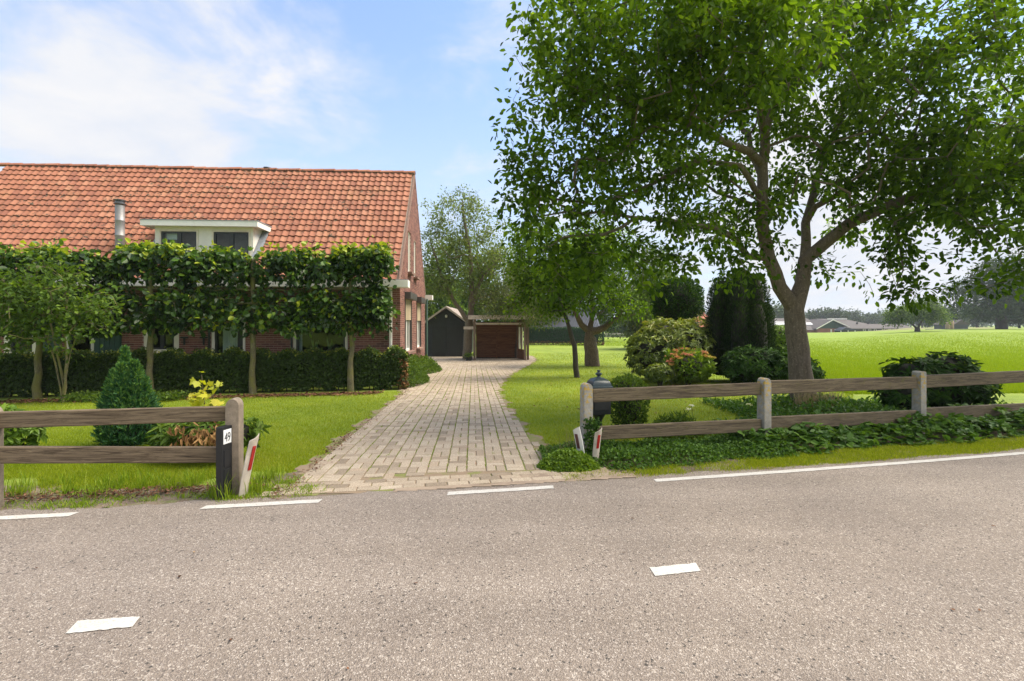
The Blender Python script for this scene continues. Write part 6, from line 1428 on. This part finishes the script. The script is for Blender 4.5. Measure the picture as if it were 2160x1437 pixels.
# ================================================================ GARAGE, CARPORT
gD = 30.2; gb = float(gz(-4, 30)); gx0, gx1 = at(890, 0, gD).x, at(982, 0, gD).x; gxm = (gx0 + gx1) / 2; gxm = at(941.5, 0, gD).x
ez, az = zat(684, gD), zat(652, gD); gar = empty('garage', (gxm, gD, gb)); tag(gar, 'black timber garage with double doors and a beige-edged gable at the end of the drive', 'garage')
gx0 = gxm - (gx1 - gxm) - .15
b = MB(); b.prism([(gx0, gD, gb), (gx1, gD, gb), (gx1, gD, ez), (gxm, gD, az), (gx0, gD, ez)], (0, 6, 0)); b.build('wall', M['black_boards'], gar)
dx0, dx1 = at(912, 0, gD).x, at(979, 0, gD).x; dz = zat(690, gD)
for k, (x0, x1) in enumerate(((dx0, gxm - .01), (gxm + .01, dx1))):
    b = MB(); b.box(x0, x1, gD - .05, gD - .004, gb + .03, dz); d_ = b.build('door', M['black_door'], gar); nb = 7
    for q in range(nb):
        w_ = (x1 - x0) / nb; b = MB(); b.box(x0 + q * w_ + .008, x0 + (q + 1) * w_ - .008, gD - .064, gD - .051, gb + .05, dz - .03); b.build('board', M['black_door'], d_)
    b = MB(); xx = x1 - .07 if k == 0 else x0 + .07; b.box(xx - .02, xx + .02, gD - .09, gD - .066, gb + .95, gb + 1.08); b.build('handle', M['iron_black'], d_)
z = gb + .02
while z < ez - .12:
    for x0, x1 in ((gx0, dx0 - .02), (dx1 + .02, gx1)):
        b = MB(); b.hexa([(x0, gD - .035, z), (x1, gD - .035, z), (x1, gD - .004, z), (x0, gD - .004, z), (x0, gD - .016, z + .145), (x1, gD - .016, z + .145), (x1, gD - .004, z + .145), (x0, gD - .004, z + .145)]); b.build('siding_board', M['black_boards'], gar)
    z += .15
x = gx0 + .05
while x < gx1 - .08:
    f = 1 - abs((x + .05) - gxm) / (gxm - gx0); zt = ez + (az - ez) * max(0, f) - .10
    if zt > dz + .08: b = MB(); b.box(x, x + .10, gD - .026, gD - .004, dz + .045, zt); b.build('gable_board', M['black_boards'], gar)
    x += .113
b = MB(); b.box(gx0, gx1, gD - .05, gD - .003, dz + .005, dz + .04); b.build('lintel_board', M['black_boards'], gar)
sl_ = (az - ez) / (gxm - gx0); e_ = .22
for s, x1 in ((-1, gx0 - e_), (1, gx1 + e_)):
    zz_ = az - sl_ * abs(x1 - gxm) + .04; b = MB(); b.prism([(gxm, gD - .30, az + .05), (x1, gD - .30, zz_), (x1, gD - .30, zz_ + .13), (gxm, gD - .30, az + .18)], (0, .03, 0)); b.build('barge_board', M['barge_board'], gar)
    b = MB(); b.prism([(gxm, gD - .268, az + .06), (x1, gD - .268, zz_ + .01), (x1, gD - .268, zz_ + .11), (gxm, gD - .268, az + .16)], (0, 6.6, 0)); rr_ = b.build('roof', M['old_roof_felt'], gar)
    for q in range(24):
        b = MB(); yy = gD - .24 + q * .27; b.prism([(gxm, yy, az + .162), (x1, yy, zz_ + .112), (x1, yy, zz_ + .14), (gxm, yy, az + .19)], (0, .13, 0)); b.build('roof_tile', M['barge_board'], rr_)
b = MB(); b.lathe([(.03, -.10), (.07, -.08), (.08, 0), (.07, .06), (.03, .09), (0, .10)], (gxm + .01, gD - .12, zat(667, gD)), 12); b.build('wall_lamp', M['white_plastic'], gar, smooth=True)
# carport
cD0, cD1 = 26.9, 28.6; cb = float(gz(0, 27.5)); cp = empty('carport', (-.8, 27.8, cb)); tag(cp, 'low brown timber carport with a board wall to the right of the garage', 'carport')
zt = zat(665.5, cD0); zb_ = zat(674, cD0)
lx, rx = at(1001, 0, cD0).x, at(1108, 0, 26.3).x
b = MB(); b.box(lx - .33, rx + .55, cD0 - .35, cD0 - .31, zb_, zt - .02); b.build('fascia', M['barge_board'], cp)
b = MB(); b.box(lx - .33, rx + .55, cD0 - .30, 29.2, zt - .10, zt - .03); b.build('roof', M['old_roof_felt'], cp)
n = 20
for q in range(n):
    b = MB(); x0 = lx - .33 + q * (rx - lx + .88) / n; b.box(x0 + .01, x0 + (rx - lx + .88) / n - .01, cD0 - .36, 29.2, zt - .029, zt + .0 + .01 * (q % 2)); b.build('roof_board', M['barge_board'], cp)
def cpost(x, y, w_=.12, m='post_wood'): b = MB(); b.box(x - w_ / 2, x + w_ / 2, y - w_ / 2, y + w_ / 2, cb - .1, zb_ + .03); b.build('post', M[m], cp, bevel=.008)
cpost(lx, cD0, .13); cpost(rx, 26.75, .12); cpost(rx + .16, 26.95, .14); cpost(at(1092, 0, 28.4).x, 28.45, .12)
b = MB(); b.box(lx + .07, rx - .07, cD0 - .05, cD0 + .05, zat(685, cD0), zat(681, cD0)); b.build('beam', M['barge_board'], cp)
b = MB(); b.box(at(978, 0, 26.9).x, lx - .07, 26.86, 26.92, zat(695, 26.9), zat(689, 26.9)); b.build('side_board', M['barge_board'], cp)
bx0, bx1 = at(1004, 0, cD1).x, at(1091, 0, cD1).x; z = cb + .06; k = 0; ztop = zat(684, cD1)
b = MB(); b.box(bx0, bx1, cD1 + .01, cD1 + .05, cb, ztop + .15); b.build('back_panel', M['twig_core'], cp)
while z < ztop:
    for (x0, x1) in ((bx0, (bx0 + bx1) / 2 - .05), ((bx0 + bx1) / 2 + .05, bx1)):
        Mx = Matrix.Translation(((x0 + x1) / 2 + 0, cD1 - .01, z + .065)); b = MB(); b.box(-(x1 - x0) / 2 + k * 5, (x1 - x0) / 2 + k * 5, -.012 - random.uniform(0, .008), .012, -.062, .062); place('board', b, M['brown_boards'], cp, Mx @ Matrix.Translation((-k * 5, 0, 0)))
    z += .131; k += 1
b = MB(); b.box((bx0 + bx1) / 2 - .045, (bx0 + bx1) / 2 + .045, cD1 - .06, cD1 - .025, cb, ztop); b.build('batten', M['brown_boards'], cp)
# right side wall with two tall openings
p0, p1 = Vector((at(1093, 0, 28.4).x, 28.3, 0)), Vector((rx + .05, 26.85, 0)); d_ = p1 - p0
def sw(t0, t1, z0, z1, m, nm):
    a, b_ = p0 + d_ * t0, p0 + d_ * t1; s = Vector((d_.y, -d_.x, 0)).normalized() * .05; q = MB(); q.hexa([(*a.xy, z0), (*b_.xy, z0), (b_.x + s.x, b_.y + s.y, z0), (a.x + s.x, a.y + s.y, z0), (*a.xy, z1), (*b_.xy, z1), (b_.x + s.x, b_.y + s.y, z1), (a.x + s.x, a.y + s.y, z1)]); q.build(nm, M[m], cp)
for t0, t1, z0, z1 in ((0, 1, cb, zat(737, 27.5)), (0, 1, zat(690, 27.5), zb_), (0, .16, zat(737, 27.5), zat(690, 27.5)), (.46, .58, zat(737, 27.5), zat(690, 27.5)), (.88, 1, zat(737, 27.5), zat(690, 27.5))): sw(t0, t1, z0, z1, 'brown_boards', 'side_wall')
for t0, t1 in ((.17, .20), (.42, .45), (.59, .62), (.84, .87)): sw(t0, t1, zat(737, 27.5) + .01, zat(690, 27.5) - .01, 'cream_paint', 'opening_trim')
# potted plant
c = gp(989, 26.4); t = empty('potted_plant', c); tag(t, 'dark pot with a leafy plant at the foot of the tree beside the garage', 'potted plant'); b = MB(); b.lathe([(.15, 0), (.22, .22), (.24, .24), (.2, .24), (0, .22)], c, 14); b.build('pot', M['pot_dark'], t, smooth=True)
n = 260; P = np.array(tuple(c)) + [0, 0, .28] + rng.normal(size=(n, 3)) * [.14, .12, .07]; leaves_obj('foliage', M['leaf_mid'], t, P, rdir(n, .3), rdir(n, 1), rng.uniform(.06, .12, n), rng.uniform(.03, .06, n), rng.uniform(0, 1, n))
# long slate-roofed shed beyond the hedge
sD = 56; x0, x1 = at(1110, 0, sD).x, at(1262, 0, sD).x; zb1, zt1 = zat(690.5, sD), zat(668, sD); g = float(gz(x0, sD)); t = empty('long_shed', ((x0 + x1) / 2, sD, g)); tag(t, 'long low shed with blue-grey corrugated roof beyond the conifer hedge', 'shed')
b = MB(); b.box(x0, x1, sD, sD + 6, g - .1, zb1); b.build('wall', M['black_boards'], t); b = MB(); b.prism([(x0 - .2, sD - .3, zb1), (x0 - .2, sD + 3, zt1 + .6), (x0 - .2, sD + 6.3, zb1)], (x1 - x0 + .4, 0, 0)); b.build('roof', M['slate_roof'], t)
b = MB(); n = 48
for q in range(n): xx = x0 - .15 + (x1 - x0 + .3) * q / n; b.hexa([(xx, sD - .32, zb1 + .0), (xx + .08, sD - .32, zb1), (xx + .08, sD + 3, zt1 + .62), (xx, sD + 3, zt1 + .62), (xx, sD - .32, zb1 + .06), (xx + .08, sD - .32, zb1 + .06), (xx + .08, sD + 3, zt1 + .68), (xx, sD + 3, zt1 + .68)])
b.build('corrugation', M['slate_roof'], t, kind='stuff'); b = MB(); b.box(x0 - .2, x1 + .2, sD - .42, sD - .33, zb1 - .12, zb1 - .01); b.build('gutter', M['white_paint'], t)

# ================================================================ THE FARM AND OTHER FAR BUILDINGS
def PP(px, py, D): return at(px, py, D)
fD = 150
t = empty('farm_hall', gp(1740, fD)); tag(t, 'large farm hall with green boarded gable, brick base and grey roof beyond the meadow', 'barn'); g = float(gz(gp(1740, fD).x, fD)) - .2
xa, xb, xm = at(1724, 0, fD).x, at(1790, 0, fD).x, at(1755, 0, fD).x; ze, za = zat(694.5, fD), zat(676, fD); zm = zat(693, fD)
b = MB(); b.box(xa, xb, fD, fD + 24, g, zm); b.build('wall', M['farm_brick'], t)
b = MB(); b.prism([(xa, fD + .05, zm + .003), (xb, fD + .05, zm + .003), (xb, fD + .05, ze + .15), (xm, fD + .05, za - .05), (xa, fD + .05, ze + .1)], (0, 23, 0)); b.build('gable', M['farm_green'], t)
for q in range(18):
    x_ = xa + .3 + q * (xb - xa - .6) / 18; f = min((x_ - xa) / (xm - xa), (xb - x_) / (xb - xm)); b = MB(); b.box(x_, x_ + .30, fD - .03, fD + .045, zm + .02, ze + .05 + (za - ze - .2) * f); b.build('gable_board', M['farm_green'], t)
b = MB(); b.prism([(xm, fD - .5, za), (xm, fD - .5, za + .25), (xa - .5, fD - .5, ze + .15), (xa - .5, fD - .5, ze - .1)], (0, 25, 0)); b.prism([(xm, fD - .5, za), (xb + .5, fD - .5, ze + .2), (xb + .5, fD - .5, ze + .45), (xm, fD - .5, za + .25)], (0, 25, 0)); b.build('roof', M['farm_roof'], t)
b = MB(); b.prism([(xm, fD - .62, za), (xm, fD - .62, za + .32), (xa - .6, fD - .62, ze + .2), (xa - .6, fD - .62, ze - .1)], (0, .1, 0)); b.prism([(xm, fD - .62, za), (xb + .6, fD - .62, ze + .2), (xb + .6, fD - .62, ze + .5), (xm, fD - .62, za + .32)], (0, .1, 0)); b.build('barge_board', M['white_paint'], t)
for x_ in (.42, .55): b = MB(); xx = xa + (xb - xa) * x_; b.box(xx, xx + .45, fD - .06, fD - .003, g + .2, zm - .25); b.build('window', M['white_paint'], t)
# left range of the hall, eaves towards us
x0 = at(1600, 0, fD).x; b = MB(); b.box(x0, xa - .01, fD + 1.0, fD + 20, g, zat(697, fD)); b.build('wall', M['farm_brick'], t)
b = MB(); b.prism([(x0, fD + .5, zat(696.5, fD)), (x0, fD + 13, zat(673, fD) + .4), (x0, fD + 24, zat(690, fD))], (xm - x0, 0, 0)); b.build('roof', M['farm_roof'], t)
for q in (0, 1): b = MB(); b.hexa([(x0, fD + 5 + q * 4, zat(687 - q * 6.5, fD)), (xm - 2.5, fD + 5 + q * 4, zat(687 - q * 6.5, fD)), (xm - 1.8, fD + 7.8 + q * 4, zat(682 - q * 6.5, fD)), (x0, fD + 7.8 + q * 4, zat(682 - q * 6.5, fD)), (x0, fD + 5 + q * 4, zat(687 - q * 6.5, fD) + .3), (xm - 2.5, fD + 5 + q * 4, zat(687 - q * 6.5, fD) + .3), (xm - 1.8, fD + 7.8 + q * 4, zat(682 - q * 6.5, fD) + .3), (x0, fD + 7.8 + q * 4, zat(682 - q * 6.5, fD) + .3)]); b.build('roof_light', M['farm_roof_pale'], t)
# second roof behind
t = empty('farm_barn', gp(1800, 172)); tag(t, 'pale-edged wide barn roof behind the green-gabled hall', 'barn'); D = 172; b = MB(); x0, x1 = at(1745, 0, D).x, at(1832, 0, D).x
b.prism([(x0, D, zat(676, D)), (x0 + 1, D + 8, zat(672, D)), (x0, D + 16, zat(676, D))], (x1 - x0 - 8, 0, 0)); b.hexa([(x0, D - 10, zat(694, D)), (x1, D - 10, zat(694, D)), (x1 - 8, D, zat(676, D)), (x0, D, zat(676, D)), (x0, D - 10, zat(694, D) + .3), (x1, D - 10, zat(694, D) + .3), (x1 - 8, D, zat(676, D) + .3), (x0, D, zat(676, D) + .3)]); b.build('roof', M['farm_roof'], t)
b = MB(); b.box(x0, x1 - 8, D - .3, D, zat(676, D) + .31, zat(674.5, D) + .5); b.build('ridge_flashing', M['white_paint'], t); b = MB(); b.box(x0 + 1, x1 - 2, D - 9, D + 14, -1, zat(694, D)); b.build('wall', M['farm_grey'], t)
# low wing
t = empty('farm_wing', gp(1850, 148)); tag(t, 'long low grey farm wing with a row of small white-framed windows', 'barn'); D = 148; x0, x1 = at(1789, 0, D).x, at(1920, 0, D).x; ze, za = zat(693, D), zat(683.5, D); g = float(gz(x0, D)) - .3
b = MB(); b.box(x0, x1, D, D + 9, g, ze); b.build('wall', M['farm_grey'], t); b = MB(); b.prism([(x0 - .4, D - .5, ze - .05), (x0 - .4, D + 4.5, za), (x0 - .4, D + 9.5, ze - .05)], (x1 - x0 + 1.6, 0, 0)); b.build('roof', M['farm_roof'], t)
for px in (1823, 1834.5, 1846, 1863, 1876.5, 1892):
    xx = at(px, 0, D).x; b = MB(); b.box(xx - .4, xx + .4, D - .08, D - .003, zat(698.5, D), zat(694.3, D)); w_ = b.build('window', M['white_paint'], t); b = MB(); b.box(xx - .22, xx + .22, D - .11, D - .082, zat(697.9, D), zat(695, D)); b.build('pane', M['dark_frame'], w_)
for px in (1830, 1854): xx = at(px, 0, D).x; b = MB(); b.box(xx - .2, xx + .2, D + 4.3, D + 4.7, za - .1, za + .55); b.build('roof_vent', M['dark_frame'], t)
t = empty('farm_porch', gp(1790, 145)); tag(t, 'small dark open porch with slate roof in front of the farm hall', 'porch'); D = 145; x0, x1 = at(1772, 0, D).x, at(1808, 0, D).x; g = float(gz(x0, D)) - .3; b = MB(); b.prism([(x0, D, zat(697.5, D)), ((x0 + x1) / 2 - .7, D, zat(690.5, D)), (x1, D, zat(696, D))], (0, 3, 0)); b.build('roof', M['slate_roof'], t)
for xx in (x0 + .4, (x0 + x1) / 2, x1 - .5): b = MB(); b.box(xx - .1, xx + .1, D + .1, D + .3, g, zat(697, D)); b.build('post', M['white_paint'], t)
b = MB(); b.box(x0 + .3, x1 - .4, D + 2.7, D + 2.9, g, zat(697.2, D)); b.build('wall', M['dark_frame'], t)
# orange roofed house
D = 120; t = empty('orange_roofed_house', gp(1492, D)); tag(t, 'distant house of which only the hipped orange roof and chimney show between holly and yew', 'house'); x0, x1 = at(1462, 0, D).x, at(1530, 0, D).x; xm = at(1492, 0, D).x; g = float(gz(xm, D)) - .2
b = MB(); b.box(x0 + .4, x1 - .4, D, D + 8, g, zat(690, D)); b.build('wall', M['farm_brick'], t); b = MB(); b.add([(x0, D - .4, zat(690, D)), (x1, D - .4, zat(690, D)), (x1, D + 8.4, zat(690, D)), (x0, D + 8.4, zat(690, D)), (xm - .6, D + 4, zat(660, D)), (xm + .6, D + 4, zat(660, D))], [(0, 1, 5, 4), (1, 2, 5), (2, 3, 4, 5), (3, 0, 4), (3, 2, 1, 0)]); rr_ = b.build('roof', M['orange_roof'], t)
b = MB(); b.box(xm - .5, xm + .6, D + 3, D + 3.8, zat(664, D), zat(652, D)); b.build('chimney', M['farm_brick'], rr_)
# small things at the far meadow edge
D = 128
t = empty('gable_shed', gp(2028, D)); tag(t, 'small dark grey gabled shed at the far meadow edge beside two pale silos', 'shed'); x0, x1 = at(2012, 0, D).x, at(2042, 0, D).x; g = float(gz(x0, D)) - .2; b = MB(); b.box(x0, x1, D, D + 6, g, zat(685, D)); b.build('wall', M['slate_roof'], t); b = MB(); b.prism([(x0 - .3, D - .3, zat(685, D) + .003), ((x0 + x1) / 2, D - .3, zat(674.5, D)), (x1 + .3, D - .3, zat(685, D) + .003)], (0, 6.6, 0)); b.build('roof', M['farm_roof'], t)
for px, h_, lab in ((1999, 680.5, 'left shorter pale round silo'), (2007, 678, 'right taller pale round silo')):
    c = gp(px, 124); o_ = MB().lathe([(.48, 0), (.50, .1), (.50, zat(h_, 124) - c.z - .1), (.42, zat(h_, 124) - c.z), (0, zat(h_, 124) - c.z + .02)], c, 14).build('silo', M['hay'], None, smooth=True); tag(o_, lab + ' at the far meadow edge', 'silo', 'pale silos at the far meadow edge')
D = 112; x0, x1 = at(1975, 0, D).x, at(2052, 0, D).x
o_ = MB().box(x0, x1, D, D + 3, float(gz(x0, D)) - .3, zat(695, D)).build('concrete_slab', M['mound_sand'], None); tag(o_, 'low pale concrete slab at the far edge of the meadow', 'slab')
# low grassy bank behind the meadow
def bank(name, px0, px1, D, top, m, lab):
    n = 30; vs = []; fs = []
    for i in range(n + 1):
        px = px0 + (px1 - px0) * i / n; x = (px - 1080) / F * D; g = float(gz(x, D)) - .3; h = (EYE + (HOR - top) / F * D - g) * (math.sin(math.pi * i / n) ** .5) * (1 + .12 * math.sin(i * 1.3)); vs += [(x, D - 4, g), (x, D, g + h), (x, D + 8, g)]
    for i in range(n): fs += [(3 * i, 3 * i + 3, 3 * i + 4, 3 * i + 1), (3 * i + 1, 3 * i + 4, 3 * i + 5, 3 * i + 2)]
    o_ = MB().add(vs, fs).build(name, M[m], None, smooth=True); tag(o_, kind='structure'); return o_
bank('field_bank', 1850, 2180, 138, 690.5, 'far_field', '')
# left meadow edge: low wall and shrubs
D = 88; x0, x1 = at(1270, 0, D).x, at(1345, 0, D).x; g = float(gz(x0, D)); o_ = MB().box(x0, x1, D, D + .3, g, zat(703, D)).build('low_wall', M['mound_sand'], None); tag(o_, 'low pale wall at the left edge of the far meadow, under the willows', 'wall')
hedge('far_hedge', 'dark low hedge in front of the pale wall at the left meadow edge', (at(1262, 0, 86).x, 86, 0), (at(1345, 0, 86).x, 86, 0), .8, zat(706.5, 86), 'leaf_far', 120, .22, .12, core=False, gap=0)

# ================================================================ THE AIR
hz, T = newmat('haze'); hz_o = T.n('ShaderNodeOutputMaterial'); pv = T.n('ShaderNodeVolumePrincipled', i={'Color': (.86, .92, 1, 1), 'Density': .0004, 'Anisotropy': .2}); T.link(pv.outputs[0], hz_o.inputs['Volume'])
b = MB(); b.box(-700, 700, -60, 700, -3.0, 24); o_ = b.build('haze', hz, None); tag(o_, kind='stuff')
